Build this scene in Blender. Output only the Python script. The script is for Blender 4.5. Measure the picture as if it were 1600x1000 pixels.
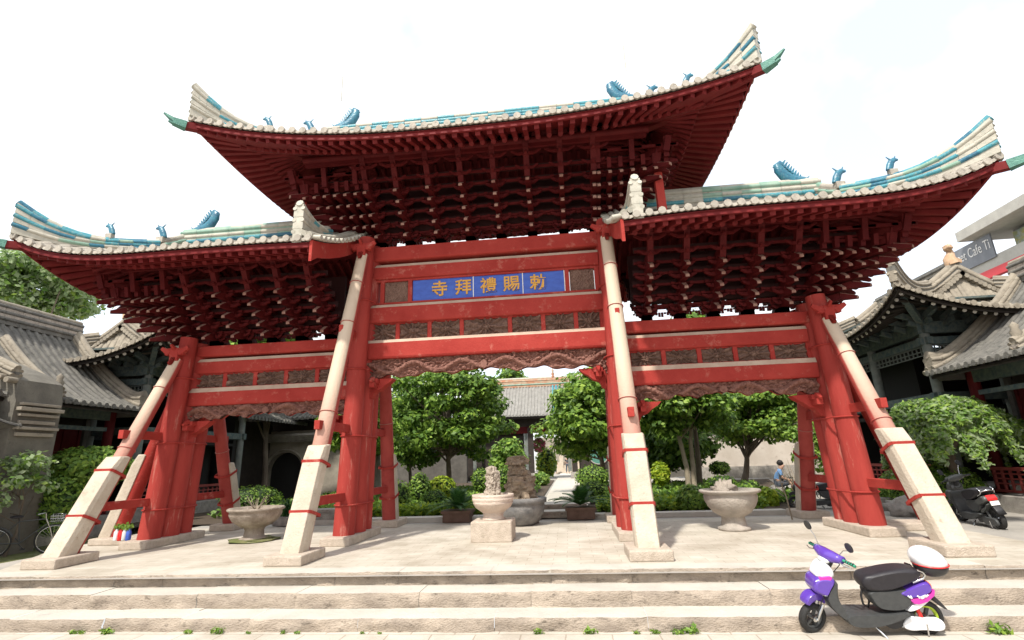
import bpy, math, random
import numpy as np
from mathutils import Vector, Matrix
random.seed(7); rng = np.random.default_rng(7)
for o in list(bpy.data.objects): bpy.data.objects.remove(o)
S = bpy.context.scene; COL = S.collection; R = math.radians
# ---------------------------------------------------------------- camera
CAM = Vector((1.7927, -11.2458, 1.55)); YAW, PITCH, ROLL, FPX = 0.1007, 0.2687, -0.0334, 791.04
cam = bpy.data.cameras.new('camera'); co = bpy.data.objects.new('camera', cam); COL.objects.link(co)
RM = Matrix.Rotation(YAW, 3, 'Z') @ Matrix.Rotation(math.pi/2+PITCH, 3, 'X') @ Matrix.Rotation(ROLL, 3, 'Z')
co.matrix_world = Matrix.Translation(CAM) @ RM.to_4x4()
cam.sensor_width = 36; cam.lens = 36*FPX/1600; cam.clip_end = 3000; cam.clip_start = .05
S.camera = co
# ---------------------------------------------------------------- world, sun, exposure
SUNV = Vector((-.31, -.66, 1)).normalized()
W = bpy.data.worlds.new('World'); S.world = W; W.use_nodes = True
nt = W.node_tree; bgn = nt.nodes['Background']
sky = nt.nodes.new('ShaderNodeTexSky'); sky.sky_type = 'NISHITA'; sky.sun_disc = False
sky.sun_elevation = math.asin(SUNV.z); sky.sun_rotation = math.atan2(SUNV.x, SUNV.y)
sky.dust_density = 2.0; sky.air_density = 1.0; sky.ozone_density = 1.0
# bright hazy veil: thin white cloud over the blue
hz = nt.nodes.new('ShaderNodeMixRGB'); hz.inputs[2].default_value = (3.2, 3.25, 3.3, 1)
tcw = nt.nodes.new('ShaderNodeTexCoord'); nzw = nt.nodes.new('ShaderNodeTexNoise'); nzw.inputs['Scale'].default_value = 3.0; nzw.inputs['Detail'].default_value = 6
rmp = nt.nodes.new('ShaderNodeMapRange'); rmp.inputs['From Min'].default_value = .38; rmp.inputs['From Max'].default_value = .52; rmp.inputs['To Min'].default_value = .56; rmp.inputs['To Max'].default_value = .99
nt.links.new(tcw.outputs['Generated'], nzw.inputs['Vector']); nt.links.new(nzw.outputs[0], rmp.inputs['Value']); nt.links.new(rmp.outputs[0], hz.inputs[0])
nt.links.new(sky.outputs[0], hz.inputs[1]); nt.links.new(hz.outputs[0], bgn.inputs[0]); bgn.inputs[1].default_value = .15
sl = bpy.data.lights.new('sun', 'SUN'); sl.energy = 1.9; sl.angle = R(2.5); sl.color = (1, .95, .86)
so = bpy.data.objects.new('sun', sl); COL.objects.link(so); so.rotation_euler = SUNV.to_track_quat('Z', 'Y').to_euler()
S.view_settings.view_transform = 'Standard'; S.view_settings.look = 'None'; S.view_settings.exposure = 1.5; S.view_settings.gamma = 1
S.render.engine = 'CYCLES'
# ---------------------------------------------------------------- helpers
def at(u, v, y):            # the point at depth y that the photo shows at pixel (u, v)
    d = RM @ Vector(((u-800)/FPX, -(v-500)/FPX, -1)); t = (y-CAM.y)/d.y; return CAM + d*t
def atx(u, v, x):
    d = RM @ Vector(((u-800)/FPX, -(v-500)/FPX, -1)); t = (x-CAM.x)/d.x; return CAM + d*t
def atz(u, v, z):
    d = RM @ Vector(((u-800)/FPX, -(v-500)/FPX, -1)); t = (z-CAM.z)/d.z; return CAM + d*t
class MB:
    def __init__(s): s.v = []; s.f = []; s.m = []; s.sm = []
    def add(s, vs, fs, m=0, smooth=False):
        b = len(s.v); s.v += [tuple(v) for v in vs]; s.f += [tuple(i+b for i in f) for f in fs]; s.m += [m]*len(fs); s.sm += [smooth]*len(fs)
    def box(s, c, d, rot=None, m=0, taper=1.0):
        x, y, z = d[0]/2, d[1]/2, d[2]/2
        vs = [Vector((sx*x*(taper if sz > 0 else 1), sy*y*(taper if sz > 0 else 1), sz*z)) for sz in (-1, 1) for sy in (-1, 1) for sx in (-1, 1)]
        if rot is not None: vs = [rot @ v for v in vs]
        c = Vector(c); s.add([v+c for v in vs], [(0,2,3,1),(4,5,7,6),(0,1,5,4),(2,6,7,3),(0,4,6,2),(1,3,7,5)], m)
    def bar(s, a, b, w, h, m=0, w2=None, h2=None):      # square bar from a to b
        a, b = Vector(a), Vector(b); d = (b-a); L = d.length
        if L < 1e-6: return
        d /= L; up = Vector((0,0,1)) if abs(d.z) < .95 else Vector((0,1,0)); x = d.cross(up).normalized(); z = x.cross(d)
        w2 = w if w2 is None else w2; h2 = h if h2 is None else h2
        vs = []
        for p, ww, hh in ((a, w, h), (b, w2, h2)): vs += [p-x*ww/2-z*hh/2, p+x*ww/2-z*hh/2, p+x*ww/2+z*hh/2, p-x*ww/2+z*hh/2]
        s.add(vs, [(3,2,1,0),(4,5,6,7),(0,1,5,4),(1,2,6,5),(2,3,7,6),(3,0,4,7)], m)
    def tube(s, pts, rs, n=10, m=0, cap=True, smooth=True, flat=1.0):
        pts = [Vector(p) for p in pts]
        if not hasattr(rs, '__len__'): rs = [rs]*len(pts)
        vs = []; ref = None
        for i, p in enumerate(pts):
            d = (pts[min(i+1, len(pts)-1)]-pts[max(i-1, 0)]).normalized()
            if ref is None: ref = Vector((0,0,1)) if abs(d.z) < .9 else Vector((1,0,0))
            x = d.cross(ref).normalized(); z = x.cross(d).normalized(); ref = z
            for k in range(n):
                a = 2*math.pi*k/n; vs.append(p+(x*math.cos(a)*flat+z*math.sin(a))*rs[i])
        fs = [(i*n+k, i*n+(k+1) % n, (i+1)*n+(k+1) % n, (i+1)*n+k) for i in range(len(pts)-1) for k in range(n)]
        s.add(vs, fs, m, smooth)
        if cap: s.add(vs[:n], [tuple(range(n))][::-1], m); s.add(vs[-n:], [tuple(reversed(range(n)))], m)
    def lathe(s, prof, c=(0,0,0), n=32, m=0, smooth=True, cap=True):
        c = Vector(c); vs = [c+Vector((r*math.cos(2*math.pi*k/n), r*math.sin(2*math.pi*k/n), z)) for r, z in prof for k in range(n)]
        fs = [(i*n+k, i*n+(k+1) % n, (i+1)*n+(k+1) % n, (i+1)*n+k) for i in range(len(prof)-1) for k in range(n)]
        if cap: fs += [tuple(reversed(range(n))), tuple((len(prof)-1)*n+k for k in range(n))]
        s.add(vs, fs, m, smooth)
    def prism(s, poly, axis, a, b, m=0, smooth=False):   # poly 2D extruded along axis from a to b
        def P(p, t): return {'x': (t, p[0], p[1]), 'y': (p[0], t, p[1]), 'z': (p[0], p[1], t)}[axis]
        n = len(poly); vs = [P(p, a) for p in poly]+[P(p, b) for p in poly]
        s.add(vs, [tuple(range(n)), tuple(reversed(range(n, 2*n)))], m); s.add(vs, [(i, (i+1) % n, n+(i+1) % n, n+i) for i in range(n)], m, smooth)
    def grid(s, fn, nu, nv, m=0, smooth=True):
        vs = [fn(i/nu, j/nv) for j in range(nv+1) for i in range(nu+1)]
        s.add(vs, [(j*(nu+1)+i, j*(nu+1)+i+1, (j+1)*(nu+1)+i+1, (j+1)*(nu+1)+i) for j in range(nv) for i in range(nu)], m, smooth)
    def pillow(s, poly, ws, insets, m=0, y0=0.0, smooth=True):   # side outline in xz swelling along y
        n = len(poly); cx = sum(p[0] for p in poly)/n; cz = sum(p[1] for p in poly)/n; vs = []
        for w, k in zip(ws, insets): vs += [(cx+(p[0]-cx)*k, y0+w, cz+(p[1]-cz)*k) for p in poly]
        L = len(ws); fs = [(i*n+j, i*n+(j+1) % n, (i+1)*n+(j+1) % n, (i+1)*n+j) for i in range(L-1) for j in range(n)]
        s.add(vs, fs, m, smooth); s.add(vs, [tuple(range(n)), tuple(reversed(range((L-1)*n, L*n)))], m, smooth)
    def blob(s, c, r, seed=0, m=0, amp=.25, nu=16, nv=10, freq=2.0, flatb=False):
        c = Vector(c); from mathutils import noise
        def fn(u, v):
            a = 2*math.pi*u; b = math.pi*(v-.5); d = Vector((math.cos(b)*math.cos(a), math.cos(b)*math.sin(a), math.sin(b)))
            k = 1+amp*noise.noise(d*freq+Vector((seed*3.7, seed, 0)))*2+amp*.5*noise.noise(d*freq*2.7+Vector((seed, 5, 0)))*2
            return c+Vector((d.x*r[0], d.y*r[1], d.z*r[2]))*k
        s.grid(fn, nu, nv, m)
    def build(s, name, mats, parent=None, bevel=0, loc=None, recalc=True):
        me = bpy.data.meshes.new(name); me.from_pydata(s.v, [], s.f)
        mats = mats if isinstance(mats, (list, tuple)) else [mats]
        for m in mats: me.materials.append(m)
        me.polygons.foreach_set('material_index', s.m); me.polygons.foreach_set('use_smooth', s.sm); me.update()
        if recalc:
            import bmesh; b = bmesh.new(); b.from_mesh(me); bmesh.ops.recalc_face_normals(b, faces=b.faces); b.to_mesh(me); b.free()
        o = bpy.data.objects.new(name, me); COL.objects.link(o)
        if parent: o.parent = parent
        if loc is not None: o.location = loc
        if bevel:
            md = o.modifiers.new('b', 'BEVEL'); md.width = bevel; md.segments = 2; md.limit_method = 'ANGLE'; md.angle_limit = R(40)
        return o
def tag(o, label=None, cat=None, group=None, kind=None):
    if label: o['label'] = label
    if cat: o['category'] = cat
    if group: o['group'] = group
    if kind: o['kind'] = kind
    return o
def empty(name, label, cat, loc=(0,0,0), group=None, rz=0):
    o = bpy.data.objects.new(name, None); COL.objects.link(o); o.location = loc; o.rotation_euler = (0, 0, rz); o.empty_display_size = .2
    return tag(o, label, cat, group)
def kids(o): return [c for c in bpy.data.objects if c.parent == o]
def copy_tree(o, parent=None):
    c = o.copy(); COL.objects.link(c); c.parent = parent
    for ch in kids(o): copy_tree(ch, c)
    return c
# ---------------------------------------------------------------- materials
def mat(name, c1, c2=None, rough=.7, scale=3.0, bump=.2, bscale=25, c3=None, metal=0, spec=.4, detail=6, c3amt=.55, coat=0, coords='Object', stretch=(1,1,1)):
    m = bpy.data.materials.new(name); m.use_nodes = True; n = m.node_tree.nodes; l = m.node_tree.links; p = n['Principled BSDF']
    p.inputs['Roughness'].default_value = rough; p.inputs['Metallic'].default_value = metal; p.inputs['Specular IOR Level'].default_value = spec; p.inputs['Coat Weight'].default_value = coat
    tc = n.new('ShaderNodeTexCoord'); mp = n.new('ShaderNodeMapping'); mp.inputs['Scale'].default_value = stretch; l.new(tc.outputs[coords], mp.inputs[0])
    out = None
    if c2 is not None:
        t = n.new('ShaderNodeTexNoise'); t.inputs['Scale'].default_value = scale; t.inputs['Detail'].default_value = detail; t.inputs['Roughness'].default_value = .65; l.new(mp.outputs[0], t.inputs['Vector'])
        r = n.new('ShaderNodeValToRGB'); r.color_ramp.elements[0].position = .35; r.color_ramp.elements[1].position = .65
        r.color_ramp.elements[0].color = (*c1, 1); r.color_ramp.elements[1].color = (*c2, 1); l.new(t.outputs[0], r.inputs[0]); out = r.outputs[0]
        if c3 is not None:
            t2 = n.new('ShaderNodeTexNoise'); t2.inputs['Scale'].default_value = scale*2.7; t2.inputs['Detail'].default_value = 8; t2.inputs['Roughness'].default_value = .75; l.new(mp.outputs[0], t2.inputs['Vector'])
            r2 = n.new('ShaderNodeValToRGB'); r2.color_ramp.elements[0].position = c3amt; r2.color_ramp.elements[1].position = c3amt+.12; l.new(t2.outputs[0], r2.inputs[0])
            mx = n.new('ShaderNodeMixRGB'); l.new(r2.outputs[0], mx.inputs[0]); l.new(out, mx.inputs[1]); mx.inputs[2].default_value = (*c3, 1); out = mx.outputs[0]
        l.new(out, p.inputs['Base Color'])
    else: p.inputs['Base Color'].default_value = (*c1, 1)
    if bump:
        b = n.new('ShaderNodeBump'); b.inputs['Strength'].default_value = bump; b.inputs['Distance'].default_value = .02
        t = n.new('ShaderNodeTexNoise'); t.inputs['Scale'].default_value = bscale; t.inputs['Detail'].default_value = 8; l.new(mp.outputs[0], t.inputs['Vector']); l.new(t.outputs[0], b.inputs['Height']); l.new(b.outputs[0], p.inputs['Normal'])
    return m
def leafmat(name, c1, c2, c3, trans=.35):
    m = bpy.data.materials.new(name); m.use_nodes = True; n = m.node_tree.nodes; l = m.node_tree.links; p = n['Principled BSDF']
    p.inputs['Roughness'].default_value = .5; p.inputs['Specular IOR Level'].default_value = .35
    g = n.new('ShaderNodeNewGeometry'); r = n.new('ShaderNodeValToRGB'); e = r.color_ramp.elements; e[0].color = (*c1, 1); e[1].color = (*c3, 1); e.new(.55).color = (*c2, 1)
    l.new(g.outputs['Random Per Island'], r.inputs[0]); l.new(r.outputs[0], p.inputs['Base Color'])
    t = n.new('ShaderNodeBsdfTranslucent'); l.new(r.outputs[0], t.inputs[0]); mx = n.new('ShaderNodeMixShader'); mx.inputs[0].default_value = trans
    l.new(p.outputs[0], mx.inputs[1]); l.new(t.outputs[0], mx.inputs[2]); l.new(mx.outputs[0], n['Material Output'].inputs[0]); return m
def flat(name, c, rough=.6, metal=0, coat=0, spec=.5): return mat(name, c, None, rough, bump=0, metal=metal, coat=coat, spec=spec)
M = {}
M['red'] = mat('red_paint', (.29,.030,.024), (.37,.047,.037), .75, 1.3, .4, 22, (.43,.13,.10), c3amt=.56, spec=.15)
M['redcol'] = mat('weathered_red_pillar', (.28,.034,.028), (.38,.055,.044), .75, 2.6, .5, 16, (.46,.19,.15), c3amt=.57, spec=.15, stretch=(1,1,.14))
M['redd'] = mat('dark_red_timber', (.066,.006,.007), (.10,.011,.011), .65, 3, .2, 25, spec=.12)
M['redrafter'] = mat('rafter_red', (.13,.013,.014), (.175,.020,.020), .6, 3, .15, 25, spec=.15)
M['gapshade'] = flat('painted_gap_shade', (.03,.003,.003), .8)  # dark maroon puts the shade of the bracket gaps into the colour
M['shadebrick'] = mat('shaded_brick', (.075,.068,.06), (.12,.11,.095), .9, 2, .5, 30)  # darker copy of the brick with shade put into its colour
M['midtile'] = mat('mid_grey_tile', (.20,.19,.175), (.28,.27,.25), .9, 3, .5, 30)
M['beaktip'] = mat('lit_beak_tip', (.22,.10,.075), (.36,.22,.17), .8, 8, .2, 40)  # paler tips: light on the beak ends put into the colour
M['dust'] = mat('pale_lime_ledge', (.42,.30,.23), (.52,.40,.31), .9, 2.5, .3, 30, (.42,.12,.09), c3amt=.62)
M['carve'] = mat('carved_brown', (.17,.075,.055), (.26,.125,.095), .8, 6, .6, 60, (.11,.035,.028), c3amt=.55)
M['carve2'] = mat('carved_panel_brown', (.15,.085,.065), (.23,.14,.105), .85, 8, .7, 70, (.08,.04,.03), c3amt=.55)
M['stone'] = mat('pale_limestone', (.44,.37,.29), (.55,.48,.39), .85, 2.2, .7, 28, (.34,.27,.21), c3amt=.58)
M['plinth'] = mat('pink_granite', (.42,.35,.28), (.54,.46,.38), .9, 9, 1.0, 60, (.30,.24,.20), c3amt=.58)
M['gstone'] = mat('grey_stone', (.24,.22,.20), (.38,.35,.31), .9, 5, .8, 40, (.15,.14,.13), c3amt=.58)
M['carvestone'] = mat('carved_grey_stone', (.30,.26,.22), (.44,.38,.32), .9, 10, 1.0, 50, (.2,.17,.14), c3amt=.55)
M['rock'] = mat('brown_rock', (.22,.17,.12), (.36,.28,.20), .9, 5, 1.0, 18, (.12,.09,.07), c3amt=.55)
M['tile'] = mat('weathered_roof_tile', (.30,.27,.23), (.44,.40,.34), .85, 4, .5, 40, (.19,.17,.145), c3amt=.55)
M['gtile'] = mat('grey_clay_tile', (.11,.105,.095), (.18,.17,.15), .9, 3, .6, 30, (.07,.068,.06), c3amt=.52)
M['gtileb'] = mat('tan_clay_tile', (.22,.19,.15), (.32,.28,.22), .9, 3, .6, 30, (.13,.115,.095), c3amt=.56)
M['cyan'] = mat('cyan_glaze', (.035,.20,.26), (.07,.29,.34), .35, 7, .3, 30, (.26,.33,.29), c3amt=.52)
M['blue'] = mat('blue_glaze', (.02,.10,.17), (.035,.18,.25), .35, 8, .4, 25, (.18,.27,.27), c3amt=.56)
M['green'] = mat('green_glaze', (.16,.30,.23), (.28,.38,.30), .35, 4, .2, 30, (.42,.42,.34), c3amt=.58)
M['cream'] = mat('worn_cream_glaze', (.36,.34,.28), (.48,.45,.38), .6, 4, .3, 30, (.24,.27,.23), c3amt=.56)
M['bronze'] = mat('green_bronze', (.05,.16,.13), (.10,.26,.20), .5, 12, .6, 40)
M['plaque'] = mat('blue_plaque', (.035,.085,.40), (.05,.12,.50), .5, 5, .15, 30, (.07,.14,.42), c3amt=.6, stretch=(1,1,3))
M['gold'] = mat('gold_lettering', (.55,.27,.03), (.68,.36,.06), .45, 10, .1, 30)
M['white'] = flat('white_strip', (.75,.73,.70), .5)
M['black'] = flat('black_interior_shade', (.012,.011,.010), .8)  # near-black stands in for the shade inside pavilions and doorway
M['shadewall'] = mat('shaded_end_brick', (.12,.11,.092), (.18,.165,.135), .9, 2, .5, 30, (.09,.08,.07), c3amt=.56)  # brick lowered in tone, the end wall's shade put into the colour
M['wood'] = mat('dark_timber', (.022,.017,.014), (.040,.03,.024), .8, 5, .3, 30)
M['paintb'] = mat('painted_beam', (.05,.08,.09), (.13,.15,.13), .8, 9, .2, 30, (.04,.07,.16), c3amt=.6)
M['gpost'] = mat('grey_green_post', (.13,.15,.14), (.20,.21,.19), .8, 6, .2, 30)
M['rdot'] = flat('white_rafter_end', (.55,.52,.46), .8)
M['redrail'] = mat('red_railing', (.22,.04,.035), (.28,.06,.05), .6, 4, .2, 30)
M['brick'] = mat('grey_brick', (.24,.21,.17), (.34,.30,.24), .9, 2, .5, 30, (.17,.15,.125), c3amt=.58)
M['bark'] = mat('bark', (.10,.075,.055), (.18,.145,.11), .9, 6, 1.0, 25, stretch=(1,1,.25))
M['barkl'] = mat('pale_bark', (.22,.18,.13), (.32,.27,.20), .9, 6, 1.0, 25, stretch=(1,1,.25))
M['rubber'] = mat('black_rubber', (.018,.018,.018), (.028,.027,.026), .7, 30, .4, 90)
M['blackpl'] = flat('black_plastic', (.022,.022,.024), .45)
M['seat'] = mat('black_vinyl', (.018,.016,.020), (.026,.024,.028), .42, 20, .15, 150)
M['greypl'] = mat('dark_grey_plastic', (.045,.047,.048), (.06,.062,.062), .5, 20, .1, 90)
M['purple'] = mat('purple_paint', (.095,.042,.33), (.11,.05,.38), .25, 3, .02, 30, coat=.7)
M['whitep'] = flat('white_paint', (.78,.78,.80), .25, coat=.6)
M['magenta'] = flat('magenta_decal', (.55,.04,.35), .35)
M['chrome'] = flat('chrome', (.6,.6,.6), .2, metal=1)
M['orange'] = flat('orange_lens', (.75,.14,.03), .2)
M['redl'] = flat('red_lens', (.6,.02,.02), .2)
M['lens'] = flat('headlight_lens', (.6,.62,.6), .12)
M['greengrip'] = flat('green_grip', (.02,.24,.14), .5)
M['lime'] = flat('lime_rim_tape', (.45,.6,.05), .5)
M['skin'] = flat('skin', (.45,.26,.18), .6); M['hair'] = flat('hair', (.015,.012,.01), .7)
M['shirt'] = mat('blue_shirt', (.10,.20,.38), (.14,.26,.45), .8, 8, .2, 60); M['trouser'] = flat('grey_shorts', (.06,.07,.09), .8)
M['soil'] = mat('dark_soil', (.05,.035,.022), (.09,.065,.045), .95, 8, .8, 30)
M['pot'] = mat('brown_pot', (.10,.055,.035), (.15,.085,.06), .7, 6, .3, 30)
M['leafA'] = leafmat('leaf_mid', (.075,.15,.02), (.17,.30,.04), (.34,.48,.07))
M['leafB'] = leafmat('leaf_dark', (.045,.10,.016), (.11,.21,.03), (.25,.38,.055))
M['leafY'] = leafmat('leaf_yellow_green', (.16,.26,.02), (.32,.44,.03), (.50,.56,.05))
M['leafL'] = leafmat('leaf_light', (.09,.19,.03), (.19,.32,.05), (.33,.45,.09))
M['leafG'] = leafmat('leaf_grey_green', (.20,.29,.13), (.31,.41,.20), (.45,.53,.32), .5)
M['leafP'] = leafmat('pink_blossom', (.4,.06,.12), (.55,.12,.2), (.65,.25,.3))
M['leafR'] = leafmat('mixed_flowers', (.05,.12,.25), (.5,.5,.5), (.5,.06,.05))
M['palm'] = leafmat('cycad_leaf', (.02,.07,.015), (.04,.12,.025), (.08,.18,.04), .2)
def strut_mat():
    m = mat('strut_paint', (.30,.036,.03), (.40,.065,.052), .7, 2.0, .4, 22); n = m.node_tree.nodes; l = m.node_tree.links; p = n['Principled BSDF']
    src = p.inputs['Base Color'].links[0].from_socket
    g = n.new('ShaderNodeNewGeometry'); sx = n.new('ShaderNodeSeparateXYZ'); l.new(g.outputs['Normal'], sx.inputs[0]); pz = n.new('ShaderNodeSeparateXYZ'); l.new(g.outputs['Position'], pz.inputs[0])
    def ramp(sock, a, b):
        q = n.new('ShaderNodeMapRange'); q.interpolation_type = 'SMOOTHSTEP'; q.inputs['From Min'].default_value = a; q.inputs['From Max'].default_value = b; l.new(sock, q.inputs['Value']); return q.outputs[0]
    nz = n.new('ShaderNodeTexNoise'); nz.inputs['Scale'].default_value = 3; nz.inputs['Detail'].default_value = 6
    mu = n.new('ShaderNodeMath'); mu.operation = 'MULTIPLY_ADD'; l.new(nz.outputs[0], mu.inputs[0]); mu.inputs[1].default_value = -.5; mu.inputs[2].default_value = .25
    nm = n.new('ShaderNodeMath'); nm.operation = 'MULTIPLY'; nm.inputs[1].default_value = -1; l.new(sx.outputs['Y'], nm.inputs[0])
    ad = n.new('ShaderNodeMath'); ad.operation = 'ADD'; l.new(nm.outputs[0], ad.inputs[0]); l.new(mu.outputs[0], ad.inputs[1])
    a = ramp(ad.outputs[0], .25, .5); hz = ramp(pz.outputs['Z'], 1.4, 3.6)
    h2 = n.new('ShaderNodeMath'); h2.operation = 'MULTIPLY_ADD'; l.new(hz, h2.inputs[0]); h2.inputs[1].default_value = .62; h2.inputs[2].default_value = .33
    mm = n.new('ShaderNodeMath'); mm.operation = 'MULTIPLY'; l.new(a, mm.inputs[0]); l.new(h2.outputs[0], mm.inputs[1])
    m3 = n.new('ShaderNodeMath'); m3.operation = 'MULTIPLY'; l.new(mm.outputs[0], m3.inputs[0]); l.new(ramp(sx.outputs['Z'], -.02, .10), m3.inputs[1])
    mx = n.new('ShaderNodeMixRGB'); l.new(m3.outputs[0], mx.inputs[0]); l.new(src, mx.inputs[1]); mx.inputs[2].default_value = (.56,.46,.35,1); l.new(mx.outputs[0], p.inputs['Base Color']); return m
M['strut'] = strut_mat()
def paving(name, c1, c2, cm, bw, bh, off=.5, rotz=0, mortar=.006, scale=1.0):
    m = mat(name, c1, c2, .85, 1.5, .0, 30); n = m.node_tree.nodes; l = m.node_tree.links; p = n['Principled BSDF']
    src = p.inputs['Base Color'].links[0].from_socket
    tc = n.new('ShaderNodeTexCoord'); mp = n.new('ShaderNodeMapping'); mp.inputs['Rotation'].default_value = (0,0,rotz); l.new(tc.outputs['Object'], mp.inputs[0])
    dn = n.new('ShaderNodeTexNoise'); dn.inputs['Scale'].default_value = 2.5; l.new(mp.outputs[0], dn.inputs['Vector'])
    va = n.new('ShaderNodeMixRGB'); va.blend_type = 'ADD'; va.inputs[0].default_value = .05; l.new(mp.outputs[0], va.inputs[1]); l.new(dn.outputs['Color'], va.inputs[2])
    b = n.new('ShaderNodeTexBrick'); b.inputs['Scale'].default_value = 1; b.inputs['Brick Width'].default_value = bw; b.inputs['Row Height'].default_value = bh; b.inputs['Mortar Size'].default_value = mortar; b.offset = off
    b.inputs['Color1'].default_value = (1,1,1,1); b.inputs['Color2'].default_value = (.90,.89,.87,1); b.inputs['Mortar'].default_value = (*cm, 1); b.inputs['Mortar Smooth'].default_value = .3; l.new(va.outputs[0], b.inputs['Vector'])
    mu = n.new('ShaderNodeMixRGB'); mu.blend_type = 'MULTIPLY'; mu.inputs[0].default_value = 1; l.new(src, mu.inputs[1]); l.new(b.outputs['Color'], mu.inputs[2])
    st = n.new('ShaderNodeTexNoise'); st.inputs['Scale'].default_value = .8; st.inputs['Detail'].default_value = 8; st.inputs['Roughness'].default_value = .7; l.new(tc.outputs['Object'], st.inputs['Vector'])
    r = n.new('ShaderNodeValToRGB'); r.color_ramp.elements[0].position = .3; r.color_ramp.elements[0].color = (.70,.67,.63,1); r.color_ramp.elements[1].position = .55; l.new(st.outputs[0], r.inputs[0])
    m2 = n.new('ShaderNodeMixRGB'); m2.blend_type = 'MULTIPLY'; m2.inputs[0].default_value = 1; l.new(mu.outputs[0], m2.inputs[1]); l.new(r.outputs[0], m2.inputs[2]); l.new(m2.outputs[0], p.inputs['Base Color'])
    bp = n.new('ShaderNodeBump'); bp.inputs['Strength'].default_value = .5; bp.inputs['Distance'].default_value = .01; nf = n.new('ShaderNodeTexNoise'); nf.inputs['Scale'].default_value = 30; nf.inputs['Detail'].default_value = 8; l.new(tc.outputs['Object'], nf.inputs['Vector'])
    bm = n.new('ShaderNodeMixRGB'); bm.inputs[0].default_value = .5; l.new(b.outputs['Color'], bm.inputs[1]); l.new(nf.outputs['Color'], bm.inputs[2]); l.new(bm.outputs[0], bp.inputs['Height']); l.new(bp.outputs[0], p.inputs['Normal']); return m
M['pave'] = paving('platform_paving', (.46,.42,.35), (.55,.505,.435), (.70,.67,.63), .42, .21)
M['pavel'] = paving('lower_paving', (.47,.43,.37), (.55,.51,.45), (.66,.62,.57), .55, .27, mortar=.01)
M['tread'] = mat('pale_tread_stone', (.44,.41,.36), (.54,.50,.44), .85, 1.6, .5, 30, (.33,.32,.30), c3amt=.60)
M['asph'] = mat('grey_courtyard_paving', (.30,.28,.25), (.38,.35,.31), .9, 1.3, .4, 30, (.24,.23,.21), c3amt=.6)
M['moss'] = mat('mossy_ground', (.10,.13,.03), (.18,.17,.08), .95, 2.0, .8, 30, (.26,.23,.17), c3amt=.55)
def riser_mat():
    m = mat('rough_riser_stone', (.25,.205,.165), (.42,.35,.28), .9, 2.2, 1.0, 28, (.14,.115,.09), c3amt=.55, stretch=(1,1,2)); return m
M['riser'] = riser_mat()
# ---------------------------------------------------------------- ground
g = MB(); g.add([(-400,-60,-.5),(400,-60,-.5),(400,-4.1,-.5),(-400,-4.1,-.5)], [(0,1,2,3)]); tag(g.build('ground', M['pavel']), kind='structure')
g = MB()
def gh(x, y):   # height of the rear ground
    l = max(0, min(1, (-9.0-x)/1.5)); r = max(0, min(1, (x-9.0)/.4)); return -.03-.27*l-.05*r*1.2
xs = [-400,-60,-30,-14,-11,-10.5,-9.5,-9,0,9,9.4,14,30,60,400]; ys = [-3.4,0,4,10,30,100,700]
vs = [(x, y, gh(x, y)) for y in ys for x in xs]; n = len(xs)
g.add(vs, [(j*n+i, j*n+i+1, (j+1)*n+i+1, (j+1)*n+i) for j in range(len(ys)-1) for i in range(n-1)], 0, True)
tag(g.build('courtyard', M['asph']), kind='structure')
g = MB(); g.prism([(-7.8,-3.28),(9.05,-3.28),(9.1,2.55),(-9.6,2.6),(-9.2,-.85),(-7.9,-3.0)], 'z', -.5, .0, 0)
tag(g.build('platform', M['pave'], bevel=.02), kind='structure')
def rough_slab(g, x0, x1, y0, y1, z0, z1, seed):
    random.seed(seed); x = x0
    from mathutils import noise
    while x < x1:
        w = random.uniform(.8, 1.9); xe = min(x+w, x1); ny = max(2, int((xe-x)/.08)); dy = random.uniform(-.012, .012); dz = random.uniform(-.008, .006)
        fr = []; 
        for j in range(5):
            for i in range(ny+1):
                xx = x+.0015+(xe-x-.003)*i/ny; z = z0+(z1-z0)*j/4
                e = noise.noise(Vector((xx*3, seed, z*9)))*.035+noise.noise(Vector((xx*11, seed, z*23)))*.014
                fr.append((xx, y0+dy+e+(.018 if j == 4 else 0)+(.02 if i in (0, ny) else 0), z+(dz+noise.noise(Vector((xx*5, 3, seed)))*.008 if j == 4 else 0)))
        g.add(fr, [(j*(ny+1)+i, j*(ny+1)+i+1, (j+1)*(ny+1)+i+1, (j+1)*(ny+1)+i) for j in range(4) for i in range(ny)], 0, True)
        top = [fr[4*(ny+1)+i] for i in range(ny+1)]; bk = [(p[0], y1, z1+dz) for p in top]
        g.add(top+bk, [(i, i+1, ny+1+i+1, ny+1+i) for i in range(ny)], 1, True)
        x = xe
for i, (y0, y1, z0, z1) in enumerate(((-3.32,-2.92,-.17,.004),(-3.78,-3.30,-.35,-.165),(-4.26,-3.76,-.52,-.345))):
    g = MB(); rough_slab(g, -13 if i else -7.9, 13 if i else 9.05, y0, y1, z0, z1, i+3)
    tag(g.build('step', [M['riser'], M['tread']]), kind='structure')
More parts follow.
